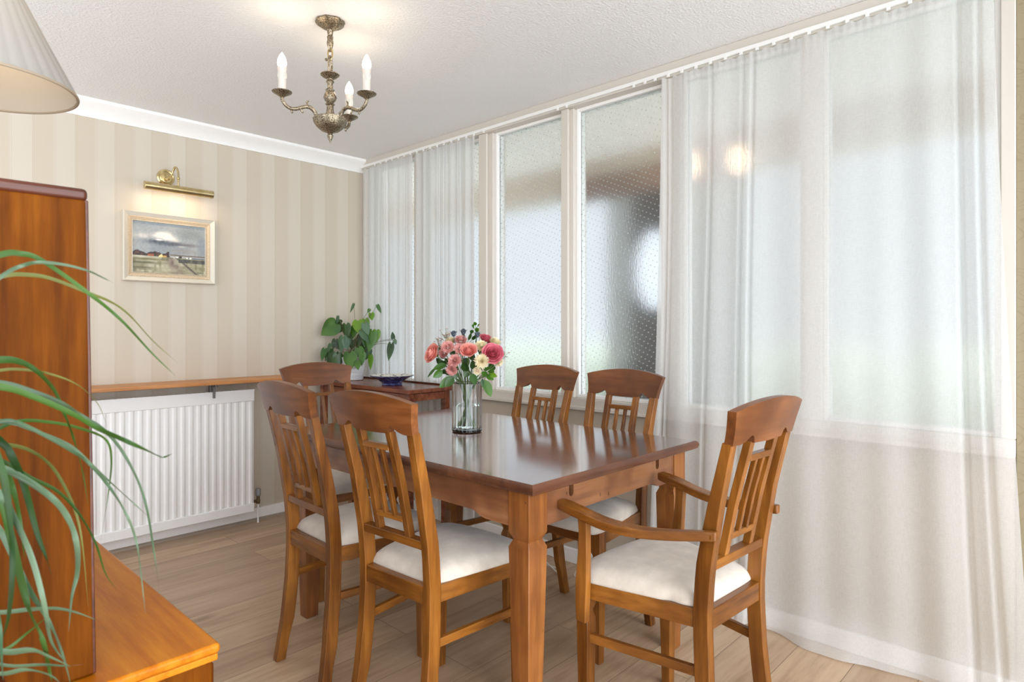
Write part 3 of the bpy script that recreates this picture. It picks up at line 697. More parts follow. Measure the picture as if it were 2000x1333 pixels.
place(arm, (1.698, .746), -3.4, first=True)

# ------------------------------------------------------------------ dining table
tb = thing('dining_table', 'large rectangular wooden dining table with a dark polished top', 'table')
tx0, tx1, ty0, ty1, tz = 1.285, 2.238, 1.137, 2.555, .785
bm = B(); R_ = []
for ins, z in ((.012, tz-.032), (.004, tz-.028), (.0, tz-.018), (.0, tz-.012), (.004, tz-.004), (.010, tz)):
    R_.append([(tx0+ins, ty0+ins, z), (tx1-ins, ty0+ins, z), (tx1-ins, ty1-ins, z), (tx0+ins, ty1-ins, z)])
loft(bm, R_); o = obj('tabletop', bm, [M['table_top'], M['edge']], tb, smooth=True)
for p in o.data.polygons:
    p.use_smooth = abs(p.normal.z) < .9; p.material_index = 0 if p.normal.z > .9 else 1
lx0, lx1, ly0, ly1 = tx0+.033, tx1-.028, ty0+.043, ty1-.055; LW = .080
for cx in (lx0+LW/2, lx1-LW/2):
    for cy_ in (ly0+LW/2, ly1-LW/2):
        bm = B(); post(bm, [(cx-w/2, cx+w/2, cy_-w/2, cy_+w/2, z) for z, w in ((0, .054), (.586, .080), (.607, .060), (.628, .080), (tz-.032, .080))])
        obj('leg', bm, M['table_leg'], tb, bevel=.0025)
def apron_poly(L, slots=()):
    z0, zl, zm = tz-.033, .643, .660
    bot = [(0, zl), (.10, zl), (.12, zl+.003), (.145, zm-.003), (.16, zm)]
    poly = bot + [(L-u, v) for u, v in bot[::-1]] + [(L, z0)]
    for s_ in sorted(slots, reverse=True):
        r_ = .011; poly += [(s_+r_, z0), (s_+r_, z0-.036)] + [(s_+r_*cos(a), z0-.036-r_*sin(a)) for a in (.5, 1.1, 1.57, 2.04, 2.64)] + [(s_-r_, z0-.036), (s_-r_, z0)]
    return poly+[(0, z0)]
for x in (lx0+.006, lx1-.026):
    bm = B(); prism(bm, apron_poly(ly1-ly0-2*LW), lambda u, v, d: (d, ly0+LW+u, v), x, x+.02); obj('side_apron', bm, M['apron_y'], tb)
Lx = lx1-lx0-2*LW; xo_ = lx0+LW
for y, sl in ((ly0+.005, (1.515-xo_, 2.015-xo_)), (ly1-.025, ())):
    bm = B(); prism(bm, apron_poly(Lx, sl), lambda u, v, d: (xo_+u, d, v), y, y+.02); obj('end_apron', bm, M['apron_x'], tb)
for x in (1.515, 2.015):
    boxobj('runner', M['door_dark'], tb, (x-.02, x+.02, ly0+.03, ly1-.03, tz-.075, tz-.034))

# ------------------------------------------------------------------ side table with bowl
st = thing('side_table', 'red-brown console table against the curtain in the corner', 'table')
sx0, sx1, sy0, sy1, sz = 2.185, 2.522, 2.864, 3.86, .862
boxobj('table_top', M['mahogany'], st, (sx0, sx1, sy0, sy1, sz-.023, sz), bevel=.003)
boxobj('back_lip', M['teak_dark'], st, (sx1-.012, sx1, sy0+.004, sy1-.004, sz+.0005, sz+.010), bevel=.002)
for y0, y1 in ((sy0+.018, sy0+.055), (sy1-.055, sy1-.018)):
    for x0, x1 in ((sx0+.015, sx0+.052), (sx1-.052, sx1-.015)): boxobj('leg', M['mahogany'], st, (x0, x1, y0, y1, 0, sz-.023), bevel=.002)
for x in (sx0+.02, sx1-.035): boxobj('apron', M['mahogany'], st, (x, x+.015, sy0+.055, sy1-.055, sz-.075, sz-.028), bevel=.002)
for y in (sy0+.022, sy1-.037): boxobj('apron', M['mahogany'], st, (sx0+.052, sx1-.052, y, y+.015, sz-.070, sz-.028), bevel=.002)
bw = thing('bowl', 'shallow blue footed bowl with a patterned cream inside, on the side table', 'bowl', (2.325, 3.21, sz))
bm = B(); lathe(bm, [(.060, .0), (.064, .004), (.060, .012), (.066, .018), (.085, .034), (.110, .048), (.133, .056), (.134, .059), (.130, .060)], 48, cap1=False); obj('outer_body', bm, M['bowl_out'], bw, smooth=True)
bm = B(); lathe(bm, [(.131, .0605), (.108, .053), (.085, .041), (.060, .027), (.03, .022), (.001, .021)], 48, cap0=False); obj('inner_glaze', bm, M['bowl_in'], bw, smooth=True)

# ------------------------------------------------------------------ leaves
def heart(bm, base, tip, wd, nrm, droop=.12, fold=.18, lobe=.16):
    base, tip = Vector(base), Vector(tip); d = tip-base; L = d.length; d.normalize()
    nrm = (nrm-d*nrm.dot(d)).normalized(); s = d.cross(nrm).normalized()
    prof = [(-.13, .30), (-.10, .62), (.0, .86), (.12, .98), (.28, 1.0), (.45, .90), (.62, .68), (.78, .42), (.90, .18), (1., .0)]
    rows = []
    for k, (u, w) in enumerate(prof):
        row = []
        for a in (-1, -.66, -.33, 0, .33, .66, 1):
            uu = u
            if k < 3: uu = u+lobe*(1-abs(a))*(1.2 if k == 0 else .6 if k == 1 else .15)
            x_ = a*w*wd/2; h = fold*abs(x_)-droop*L*max(0, uu)**2-.25*abs(x_)*abs(a)
            row.append(bm.verts.new(base+d*uu*L+s*x_+nrm*h))
        rows.append(row)
    for a, b in zip(rows, rows[1:]):
        for i in range(6): bm.faces.new((a[i], a[i+1], b[i+1], b[i]))
def oval(bm, base, tip, wd, nrm, droop=.1, n=7, serr=0):
    base, tip = Vector(base), Vector(tip); d = tip-base; L = d.length; d.normalize()
    nrm = (nrm-d*nrm.dot(d)).normalized(); s = d.cross(nrm).normalized(); rows = []
    for k in range(n+1):
        u = k/n; w = sin(pi*min(1, u**.85))**.75*wd/2+.0004
        if serr and k % 2: w *= 1-serr
        rows.append([bm.verts.new(base+d*u*L+s*a*w+nrm*(.25*abs(a)*w-droop*L*u*u)) for a in (-1, -.5, 0, .5, 1)])
    for a, b in zip(rows, rows[1:]):
        for i in range(4): bm.faces.new((a[i], a[i+1], b[i+1], b[i]))

# ------------------------------------------------------------------ potted anthurium
PT = 4.24
pc = Vector((2.36, 3.70, sz))
pt = thing('potted_plant', 'heart-leaved green plant in a white ridged pot on the side table', 'plant', pc)
bm = B(); lathe(bm, [(.060, 0)]+[(.066+.020*(k/60)**.8+.0011*(k % 4 in (0, 1)), .004+.150*k/60) for k in range(61)]+[(.084, .157), (.081, .156), (.077, .135)], 40, cap1=False); obj('pot', bm, M['pot'], pt, smooth=True)
bm = B(); lathe(bm, [(.078, .132), (.05, .138), (.001, .14)], 24, cap0=False); obj('soil', bm, M['soil'], pt, smooth=True)
# (base px, tip px, width px, depth offset, colour)
LV = [((656,632),(627,656),34,-.02,'leaf_g'), ((668,633),(640,650),24,.02,'leaf_d'), ((676,634),(678,664),18,.0,'leaf_d'),
      ((699,627),(700,652),22,.0,'leaf_l'), ((713,624),(718,645),14,.03,'leaf_l'), ((712,632),(720,656),15,-.05,'leaf_b'),
      ((706,646),(722,672),14,-.05,'leaf_b'), ((728,648),(720,690),20,-.03,'leaf_g'), ((735,646),(734,672),16,.02,'leaf_l'),
      ((725,612),(727,627),12,.02,'leaf_l'), ((737,596),(745,613),7,.03,'leaf_g'), ((691,594),(684,612),6,.06,'leaf_b'),
      ((670,658),(666,690),18,-.05,'leaf_b'), ((676,662),(678,684),16,-.05,'leaf_b'), ((660,668),(668,686),18,.0,'leaf_d'),
      ((645,682),(636,706),16,-.02,'leaf_d'), ((634,682),(628,706),11,-.04,'leaf_g'), ((645,672),(640,690),8,-.04,'leaf_b'),
      ((660,692),(661,720),20,-.06,'leaf_d'), ((648,690),(644,722),18,-.04,'leaf_d'), ((683,690),(685,725),26,-.10,'leaf_g'),
      ((700,680),(710,704),16,-.08,'leaf_g'), ((720,682),(715,704),16,.0,'leaf_b'), ((724,695),(724,724),10,-.02,'leaf_l'),
      ((764,672),(759,706),13,-.04,'leaf_d'), ((768,662),(766,648),8,-.02,'leaf_d'), ((770,664),(774,674),7,-.03,'leaf_b'),
      ((662,690),(655,716),12,-.02,'leaf_d'), ((690,664),(686,684),14,.05,'leaf_d'), ((702,668),(700,690),16,.04,'leaf_d'), ((712,668),(713,690),16,.05,'leaf_g'), ((660,618),(658,634),6,.0,'leaf_b'), ((632,712),(630,724),12,-.02,'leaf_d'), ((652,700),(650,726),15,-.08,'leaf_d'), ((694,636),(690,662),16,.03,'leaf_g'), ((716,655),(712,680),16,.02,'leaf_g'), ((705,655),(700,678),15,.03,'leaf_d'), ((655,664),(650,684),12,.03,'leaf_d'), ((697,706),(700,724),12,-.12,'leaf_g'), ((671,700),(668,722),16,-.03,'leaf_g'), ((708,690),(706,716),13,-.10,'leaf_g'), ((686,645),(684,668),15,.04,'leaf_d'), ((722,604),(718,612),6,.02,'leaf_g')]
cdir = -FWD
for i, (b, tp, w, do, col) in enumerate(LV):
    T_ = PT+do; rn = random.Random(i*3+1)
    bp = wp(*b, T_)-pc; tpp = wp(*tp, T_-.02*rn.random())-pc; bm = B()
    nr = cdir+Vector((rn.uniform(-.4, .4), rn.uniform(-.4, .4), rn.uniform(.1, .5)))
    heart(bm, bp, tpp, w*T_/F_PX*1.12, nr.normalized(), droop=-.04)
    lf = obj('leaf', bm, M[col], pt, smooth=True, sub=1)
    s0 = Vector((rn.uniform(-.03, .03), rn.uniform(-.03, .03), .135)); md = (s0+bp)/2+Vector((0, 0, .03+.02*rn.random()))+(bp-s0)*.05
    bm = B(); tube(bm, [s0, md, bp], .0013, 5); obj('stalk', bm, M['stem_b' if i % 2 else 'stem'], lf, smooth=True)

# ------------------------------------------------------------------ vase with flowers
VZ = .785; vc = Vector((1.778, 1.936, VZ))
vs = thing('glass_vase', 'clear fluted glass vase half full of water on the dining table', 'vase', vc)
fl = lambda a, z: 1+.055*(abs(cos(a*8))-.62)
bm = B(); lathe(bm, [(.056, 0), (.061, .004), (.061, .016), (.0605, .03), (.0610, .200), (.0600, .203), (.0570, .200), (.0565, .03), (.0555, .018), (.001, .016)], 108, mod=lambda a, z: fl(a, z)); obj('glass_body', bm, M['glass'], vs, smooth=True)
bm = B(); lathe(bm, [(.001, .0175), (.0525, .0195), (.0535, .03), (.0535, .108), (.001, .108)], 54, cap0=False, cap1=False); wt = obj('water', bm, M['water'], vs, smooth=True)
ft = (vc.x*FWD.x+vc.y*FWD.y)
def fpos(px, py, do): return wp(px, py, ft+do)
def stem_to(parent_loc, head, parent, r=.0022, mat='stem', seed=0):
    rn = random.Random(seed); a = rn.random()*6.28; rr = .035*rn.random()
    foot = vc+Vector((rr*cos(a), rr*sin(a), .022)); lip = vc+Vector(((head-vc).x*.28, (head-vc).y*.28, .20)); 
    v2 = Vector((lip.x-vc.x, lip.y-vc.y, 0)); 
    if v2.length > .040: v2 = v2.normalized()*.040
    lip = vc+v2+Vector((0, 0, .20)); foot = vc-v2*.7+Vector((rr*cos(a)*.4, rr*sin(a)*.4, .022))
    bm = B(); tube(bm, [foot-parent_loc, (foot+lip)/2-parent_loc, lip-parent_loc, (lip*.4+head*.6)-parent_loc+Vector((0, 0, .004)), head-parent_loc], r, 6); return obj('stem', bm, M[mat], parent, smooth=True)
def petal(bm, c, ax, out, aw, h, r0, r1, curl, tilt=0):
    side = ax.cross(out).normalized(); rows = []
    for k in range(7):
        v = k/6; r_ = r0+(r1-r0)*sin(min(1, v*1.3)*pi/2)+curl*max(0, v-.62)**2*6
        row = []
        for j in range(9):
            a = -1+j/4; ang = a*aw*(.35+.65*sin(min(1, v*1.5)*pi/2))
            z = h*v*(1-.22*abs(a)**2.2*v)-abs(curl)*max(0, v-.8)*1.2+tilt*a*v
            row.append(bm.verts.new(c+ax*z+(out*cos(ang)+side*sin(ang))*(r_*(1+.03*sin(a*5+k)))))
        rows.append(row)
    for p, q in zip(rows, rows[1:]):
        for i in range(8): bm.faces.new((p[i], p[i+1], q[i+1], q[i]))
def rose(px, py, do, R, mat, face, label, seed):
    c = fpos(px, py, do); t = thing('rose', label, 'flower', c, group=None); ax = face.normalized()
    e1 = ax.cross(Vector((0, 0, 1)) if abs(ax.z) < .8 else Vector((1, 0, 0))).normalized(); e2 = ax.cross(e1)
    rn = random.Random(seed); bm = B(); o = -ax*R*.75
    for k, (n_, r1, h, cu, aw) in enumerate(((3, .13, 1.42, -.05, 1.5), (3, .25, 1.40, -.04, 1.3), (4, .40, 1.36, .02, 1.1), (5, .58, 1.28, .10, .95), (5, .78, 1.16, .22, .85), (6, .96, .98, .34, .72))):
        for i in range(n_):
            a = 2*pi*i/n_+k*.9+rn.uniform(-.15, .15); petal(bm, o, ax, e1*cos(a)+e2*sin(a), aw, R*h*rn.uniform(.95, 1.04), R*.12, R*r1*(1+.04*(i % 2)), R*cu, R*.06)
    obj('bloom', bm, M[mat], t, smooth=True, sub=1)
    bm = B()
    for k in range(5):
        a = k*1.2566; out = e1*cos(a)+e2*sin(a); oval(bm, o, o+out*R*.7+ax*R*.3, R*.35, -ax, 0)
    bmesh.ops.create_icosphere(bm, subdivisions=2, radius=R*.24, matrix=Matrix.Translation(o)); obj('sepals', bm, M['leaf_g'], t, smooth=True)
    stem_to(c, c+o, t, .0027, seed=seed); return t
up = Vector((0, 0, 1)); tc_ = -FWD
rose(843, 690, -.03, .034, 'rose', -RGT*.7+tc_*.5+up*.35, 'salmon pink rose at the left edge of the bouquet, facing left', 1)
rose(915, 684, -.10, .028, 'rose', tc_*.8+up*.7, 'small salmon pink rose in the middle front of the bouquet', 2)
rose(962, 691, -.08, .035, 'rose_d', tc_*.9+up*.35+RGT*.15, 'open deep pink rose at the right of the bouquet', 3)
rose(950, 662, .06, .026, 'rose_d', up*.8+RGT*.4+tc_*.3, 'small deep pink rose at the top right of the bouquet', 4)
def mum(px, py, do, R, mat, face, label, seed, name='chrysanthemum', grp=None, cm=None):
    R *= 1.18; c = fpos(px, py, do); t = thing(name, label, 'flower', c, group=grp); ax = face.normalized(); bm = B(); rn = random.Random(seed)
    e1 = ax.cross(Vector((.1, .2, 1))).normalized(); e2 = ax.cross(e1); k = 0
    for ring, (n_, th, ln) in enumerate(((7, .12, .62), (12, .38, .72), (17, .64, .82), (21, .92, .92), (24, 1.2, 1.), (24, 1.48, 1.), (18, 1.75, .9))):
        for i in range(n_):
            a = 2*pi*(i+rn.random()*.5)/n_; dr_ = (e1*cos(a)+e2*sin(a))*sin(th)+ax*cos(th); nn = (ax*sin(th)-(e1*cos(a)+e2*sin(a))*cos(th))
            oval(bm, dr_*R*.25, dr_*R*ln*rn.uniform(.88, 1.08), R*.24, nn, -.22, n=3)
    obj('bloom', bm, M[mat], t, smooth=True)
    if cm:
        bm = B(); bmesh.ops.create_icosphere(bm, subdivisions=2, radius=R*.42, matrix=Matrix.Translation(ax*R*.18)); obj('flower_centre', bm, M[cm], t, smooth=True)
    stem_to(c, c-ax*R*.2, t, .0018, seed=seed+40)
G1, G2 = 'dusty pink chrysanthemums in the bouquet', 'cream chrysanthemums in the bouquet'
mum(875, 680, -.07, .026, 'mum', tc_+up*.8, 'dusty pink chrysanthemum right of the left-hand salmon rose', 11, grp=G1)
mum(868, 690, -.02, .022, 'mum', tc_*.7+up*.3-RGT*.5, 'half-hidden dusty pink chrysanthemum behind the left-hand salmon rose', 12, grp=G1)
mum(898, 682, -.08, .022, 'mum', tc_+up*.4, 'dusty pink chrysanthemum touching the middle salmon rose', 13, grp=G1)
mum(900, 667, .0, .026, 'mum', up+tc_*.5, 'dusty pink chrysanthemum at the top centre of the bouquet', 14, grp=G1)
mum(889, 706, -.10, .026, 'mum', tc_*.8+up*.5-RGT*.2, 'round dusty pink chrysanthemum low in the bouquet, upper of two', 15, grp=G1)
mum(883, 722, -.09, .022, 'mum', tc_-up*.2-RGT*.2, 'lowest dusty pink chrysanthemum, just above the vase rim', 16, grp=G1)
mum(880, 668, .03, .022, 'cream', up+tc_*.3, 'cream chrysanthemum tucked behind the pink ones at top left', 17, grp=G2)
mum(940, 678, -.05, .026, 'cream', tc_*.6+up*.8, 'cream chrysanthemum between the middle rose and the deep pink rose', 18, grp=G2)
mum(941, 706, -.09, .028, 'cream', tc_+up*.1, 'large cream chrysanthemum below the deep pink rose', 19, grp=G2)
mum(932, 724, -.08, .016, 'cream', tc_-up*.3, 'small cream bloom hanging low above the vase rim', 20, grp=G2, cm='pale')
mum(966, 670, .02, .024, 'cream', up*.7+RGT*.4+tc_*.3, 'cream chrysanthemum behind the deep pink rose at the right', 21, grp=G2)
mum(973, 706, -.03, .020, 'cream', RGT*.7+tc_*.6-up*.3, 'cream chrysanthemum at the lower right edge of the bouquet', 22, grp=G2)
def cluster(px, py, do, R, label, seed):
    c = fpos(px, py, do); t = thing('filler_flower_sprig', label, 'flower', c, group='pale pink filler sprigs'); rn = random.Random(seed); bm = B(); b2 = B()
    for k in range(26):
        p = Vector((rn.gauss(0, 1), rn.gauss(0, 1), rn.gauss(0, .8)))*R*.5; a = Vector((rn.uniform(-.5, .5), rn.uniform(-.5, .5), 1)).normalized()
        for j in range(6):
            th = j*1.047; e = Vector((cos(th), sin(th), .4)); oval(bm, p, p+e*.0065, .0045, a, 0, n=3)
        tube(b2, [Vector((0, 0, -R*1.2)), p*.5+Vector((0, 0, -R*.4)), p], .0006, 4, n=3)
    obj('florets', bm, M['pale'], t, smooth=True); obj('twigs', b2, M['stem'], t); stem_to(c, c-Vector((0, 0, R*1.2)), t, .0015, seed=seed)
cluster(859, 672, .02, .030, 'pale pink filler sprig above the left-hand rose', 31)
cluster(873, 656, .05, .028, 'pale pink filler sprig at the top left of the bouquet', 32)
cluster(980, 690, .02, .026, 'pale filler sprig at the right edge of the bouquet', 33)
def thistle(px, py, do, label, seed):
    c = fpos(px, py, do); t = thing('sea_holly', label, 'flower', c, group='blue sea holly heads'); bm = B()
    bmesh.ops.create_icosphere(bm, subdivisions=3, radius=.0095, matrix=Matrix.Diagonal((1, 1, 1.25, 1)))
    for v in bm.verts: v.co *= 1+.12*(hash((round(v.co.x, 4), round(v.co.y, 4), round(v.co.z, 4))) % 7)/7
    obj('flower_head', bm, M['thistle'], t, smooth=False); bm = B(); rn = random.Random(seed)
    for k in range(11):
        a = k*.571+rn.random()*.2; e = Vector((cos(a), sin(a), .45+.5*rn.random())).normalized(); oval(bm, (0, 0, -.008), Vector((0, 0, -.008))+e*.026, .0045, up, -.2, n=6, serr=.5)
    obj('spiny_bracts', bm, M['thistle'], t); stem_to(c, c-Vector((0, 0, .01)), t, .0013, 'thistle', seed)
thistle(886, 652, -.02, 'leftmost dark blue sea holly head above the bouquet', 51)
thistle(905, 648, .0, 'middle sea holly head standing above the pink chrysanthemums', 52)
thistle(932, 654, -.03, 'sea holly head nearest the eucalyptus tip', 53)
def sprig(px, py, do, leaves, label, name='foliage_sprig', mat='leaf_g', seed=1):
    c = fpos(px, py, do); t = thing(name, label, 'foliage', c)
    for i, (b, tp, w, d2, col) in enumerate(leaves):
        bp = fpos(*b, do+d2)-c; tpp = fpos(*tp, do+d2-.015)-c; rn = random.Random(seed*7+i); bm = B()
        oval(bm, bp, tpp, w*ft/F_PX, (tc_+Vector((rn.uniform(-.5, .5), rn.uniform(-.5, .5), rn.uniform(0, .7)))).normalized(), .0, n=8)
        lf = obj('leaf', bm, M[col], t, smooth=True)
        bm = B(); tube(bm, [Vector((0, 0, 0)), bp*.5+Vector((0, 0, .003)), bp], .0010, 5, n=3); obj('stalk', bm, M['stem'], lf)
    stem_to(c, c, t, .0017, seed=seed+60)
sprig(931, 655, -.02, [((930,650),(932,640),8,0,'leaf_g'),((926,640),(921,636),8,0,'leaf_g'),((929,636),(926,629),7,0,'leaf_g'),((932,639),(937,634),7,0,'leaf_g'),((924,650),(918,646),8,0,'leaf_d'),((932,648),(936,642),8,0,'leaf_l')], 'eucalyptus tip rising highest above the bouquet', 'eucalyptus_sprig', seed=2)
sprig(868, 722, -.04, [((872,712),(846,722),13,0,'leaf_g'),((864,724),(846,738),15,-.01,'leaf_g'),((852,718),(835,738),7,.0,'leaf_d'),((870,716),(858,704),12,.02,'leaf_d'),((876,726),(862,730),14,.02,'leaf_d')], 'leafy rose stem spreading left under the salmon rose', seed=3)
sprig(882, 738, -.06, [((884,736),(858,758),16,0,'leaf_g'),((886,738),(870,756),17,-.02,'leaf_d'),((896,735),(878,730),14,.01,'leaf_d')], 'broad green leaves drooping over the left rim of the vase', seed=4)
sprig(920, 735, -.08, [((921,730),(929,752),14,0,'leaf_g'),((912,726),(905,708),17,.0,'leaf_d'),((916,722),(906,738),14,.02,'leaf_d'),((926,722),(922,704),14,.03,'leaf_d')], 'green leaves at the front centre of the bouquet', seed=5)
sprig(950, 735, -.04, [((946,742),(959,776),17,-.03,'leaf_g'),((942,740),(943,758),7,-.04,'leaf_b'),((950,733),(964,743),11,0,'leaf_g'),((955,730),(971,736),10,0,'leaf_l'),((953,726),(966,727),9,0,'leaf_g'),((948,726),(944,736),12,0,'leaf_g'),((945,722),(958,720),8,0,'leaf_g')], 'bright leafy stem hanging over the right rim of the vase', seed=6)
sprig(902, 690, .03, [((895,695),(880,688),13,0,'leaf_d'),((905,700),(915,715),16,0,'leaf_d'),((890,700),(880,712),14,0,'leaf_d'),((915,665),(920,650),7,0,'leaf_d'),((908,662),(903,650),6,0,'leaf_d'),((922,664),(930,655),7,0,'leaf_d'),((918,690),(928,705),14,.02,'leaf_d')], 'dark foliage filling the middle of the bouquet behind the blooms', seed=7)

sprig(875, 705, .05, [((868,700),(856,690),12,0,'leaf_d'),((878,712),(870,700),13,0,'leaf_d'),((862,712),(852,700),12,0,'leaf_d'),((884,715),(894,726),13,0,'leaf_d'),((872,722),(880,734),13,0,'leaf_d')], 'dark leaves behind the left-hand blooms', seed=8)
sprig(945, 700, .06, [((940,700),(950,712),14,0,'leaf_d'),((950,696),(962,706),12,0,'leaf_d'),((935,690),(944,678),12,0,'leaf_d'),((955,712),(966,722),12,0,'leaf_g'),((930,712),(938,726),14,0,'leaf_d'),((966,716),(958,728),11,0,'leaf_d')], 'dark leaves behind the right-hand blooms', seed=9)

# ------------------------------------------------------------------ chandelier
cc = Vector((1.312, 2.216, 0))
cn = thing('chandelier', 'antique brass chandelier with three lit candle bulbs hanging from the ceiling', 'chandelier', (cc.x, cc.y, H))
flute = lambda n, d: (lambda a, z: 1+d*(abs(cos(a*n/2))-.5))
bm = B(); lathe(bm, [(.054, 0), (.055, -.006), (.048, -.014), (.036, -.022), (.020, -.030), (.012, -.036), (.010, -.050), (.007, -.060)], 60, mod=flute(8, .08), cap0=True); obj('ceiling_rose', bm, M['antique'], cn, smooth=True)
def link(bm, c, h, w, r, rot):
    P_ = [(w*sin(a)*cos(rot), w*sin(a)*sin(rot), h*cos(a)) for a in [2*pi*k/20 for k in range(20)]]
    rings = []
    for k in range(20):
        p = Vector(P_[k]); d = (Vector(P_[(k+1) % 20])-Vector(P_[k-1])).normalized(); s_ = Vector((-sin(rot), cos(rot), 0)); u_ = s_.cross(d)
        rings.append([tuple(Vector(c)+p+(s_*cos(q)+u_*sin(q))*r) for q in [2*pi*j/8 for j in range(8)]])
    loft(bm, rings, loop=True)
bm = B(); link(bm, (0, 0, -.085), .030, .011, .0055, .6); lathe(bm, [(.008, -.055), (.012, -.062), (.010, -.072), (.013, -.082), (.011, -.096), (.007, -.104)], 20, mod=flute(6, .2)); obj('upper_link', bm, M['antique'], cn, smooth=True)
bm = B(); link(bm, (0, 0, -.127), .024, .009, .0030, 2.2); obj('chain_link', bm, M['brass'], cn, smooth=True)
bm = B(); link(bm, (0, 0, -.172), .036, .017, .0045, .7); bmesh.ops.create_uvsphere(bm, u_segments=8, v_segments=6, radius=.006, matrix=Matrix.Translation((-.012, .008, -.150))); obj('hanging_loop', bm, M['antique'], cn, smooth=True)
bm = B(); tube(bm, [(0, 0, -.05), (.004, .002, -.1), (-.003, 0, -.15), (0, 0, -.21)], .0018, 6); obj('cable', bm, M['white_plastic'], cn, smooth=True)
bm = B(); lathe(bm, [(.006, -.205), (.010, -.210), (.034, -.206), (.036, -.210), (.026, -.218), (.012, -.226), (.010, -.232)], 48, mod=flute(16, .10)); obj('canopy_dish', bm, M['antique'], cn, smooth=True)
bm = B(); lathe(bm, [(.010, -.228), (.016, -.236), (.010, -.244), (.010, -.262), (.017, -.268), (.014, -.274), (.021, -.284), (.025, -.298), (.020, -.310), (.012, -.318), (.018, -.324), (.012, -.330), (.014, -.352), (.018, -.368), (.014, -.384)], 32, mod=flute(10, .06)); obj('baluster_column', bm, M['antique'], cn, smooth=True)
bm = B(); lathe(bm, [(.010, -.380), (.058, -.378), (.064, -.382), (.061, -.398), (.050, -.414), (.034, -.427), (.014, -.434), (.008, -.440), (.012, -.446), (.009, -.456), (.003, -.468), (.0015, -.474)], 48, mod=flute(12, .05)); obj('bowl_boss', bm, M['antique'], cn, smooth=True)
arms_px = [((543, 187), 2.366), ((711, 193), 2.398), ((683, 237), 2.66)]
for k, (px, tt) in enumerate(arms_px):
    q = wp(*px, tt)-Vector((cc.x, cc.y, H)); q.z = -.322; a = math.atan2(q.y, q.x); r_ = .182; ex = Vector((cos(a), sin(a), 0))
    bm = B(); P_ = [(.052, -.378), (.066, -.358), (.086, -.350), (.108, -.356), (.130, -.366), (.152, -.368), (.170, -.358), (.181, -.342), (.182, -.328)]
    tube(bm, [ex*u+up*v for u, v in P_], lambda f: .0075-.0015*f, 10)
    for u, v, du, dv in ((.088, -.350, .002, .022), (.112, -.360, -.002, -.014), (.145, -.370, .004, -.012), (.176, -.350, .010, .004)):
        tube(bm, [ex*u+up*v, ex*(u+du*.6)+up*(v+dv*.7), ex*(u+du-.004)+up*(v+dv)], lambda f: .004-.001*f, 7); bmesh.ops.create_uvsphere(bm, u_segments=8, v_segments=6, radius=.004, matrix=Matrix.Translation(ex*(u+du-.004)+up*(v+dv)))
    am = obj('arm', bm, M['antique'], cn, smooth=True)
    c0 = ex*r_
    bm = B(); lathe(bm, [(.006, -.334), (.012, -.328), (.022, -.322), (.034, -.315), (.036, -.312), (.030, -.3145), (.014, -.3165), (.001, -.317)], 48, c=(c0.x, c0.y, 0), mod=flute(18, .07), cap1=False); obj('drip_pan', bm, M['antique'], am, smooth=True)
    bm = B(); lathe(bm, [(.0145, -.318), (.0145, -.270), (.0155, -.262), (.015, -.238), (.0165, -.226), (.017, -.222), (.010, -.221)], 24, c=(c0.x, c0.y, 0))
    rn = random.Random(k)
    for j in range(7):
        aa = rn.random()*6.28; l_ = rn.uniform(.010, .028); tube(bm, [Vector((c0.x+.0148*cos(aa), c0.y+.0148*sin(aa), -.242)), Vector((c0.x+.0152*cos(aa), c0.y+.0152*sin(aa), -.242-l_))], .0022, 6, smooth=False)
    obj('candle_tube', bm, M['candle'], am, smooth=True)
    bm = B(); lathe(bm, [(.010, -.221), (.0155, -.214), (.0172, -.205), (.0155, -.192), (.010, -.178), (.004, -.168), (.0008, -.164)], 20, c=(c0.x, c0.y, 0)); obj('candle_bulb', bm, M['bulb'], am, smooth=True)
    ld = bpy.data.lights.new('candle_lamp', 'POINT'); ld.energy = .45; ld.color = (1, .80, .58); ld.shadow_soft_size = .02
    lo = bpy.data.objects.new('candle_lamp', ld); COL.objects.link(lo); lo.parent = cn; lo.location = (c0.x, c0.y, -.150)

# ------------------------------------------------------------------ teak wall unit: low cabinet and hutch
cb = thing('low_cabinet', 'long low teak cabinet in the left foreground', 'cabinet')
kx1, ky0, ky1, kz = .510, 1.262, 2.75, .60
boxobj('cabinet_body', M['teak'], cb, (-.34, kx1-.012, ky0+.012, ky1, .08, kz-.034), bevel=.004)
boxobj('plinth', M['teak_dark'], cb, (-.32, kx1-.05, ky0+.04, ky1-.03, 0, .08))
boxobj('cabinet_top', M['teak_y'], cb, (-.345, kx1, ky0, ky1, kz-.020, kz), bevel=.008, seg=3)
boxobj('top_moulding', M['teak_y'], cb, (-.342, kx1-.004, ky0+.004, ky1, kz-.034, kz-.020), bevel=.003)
for k in range(3):
    y0 = ky0+.03+k*.48; d_ = boxobj('door', M['teak'], cb, (kx1-.012, kx1-.002, y0, y0+.47, .11, kz-.05), bevel=.003)
    boxobj('handle', M['teak_dark'], d_, (kx1-.002, kx1+.010, y0+.20, y0+.27, .48, .50), bevel=.002)
hu = thing('hutch_cabinet', 'tall teak hutch with a dark top edge standing on the low cabinet', 'cabinet')
hz = 1.458; hx1 = .309
bm = B(); post(bm, [(-.34, hx1, 1.305, 2.40, kz+.001), (-.34, hx1-.012, 1.305, 2.40, hz-.018)]); obj('hutch_body', bm, M['teak'], hu, bevel=.006, seg=3)
boxobj('hutch_top', M['teak_dark'], hu, (-.345, hx1-.011, 1.302, 2.402, hz-.022, hz), bevel=.008, seg=3)
for k in range(2):
    y0 = 1.33+k*.54; pass
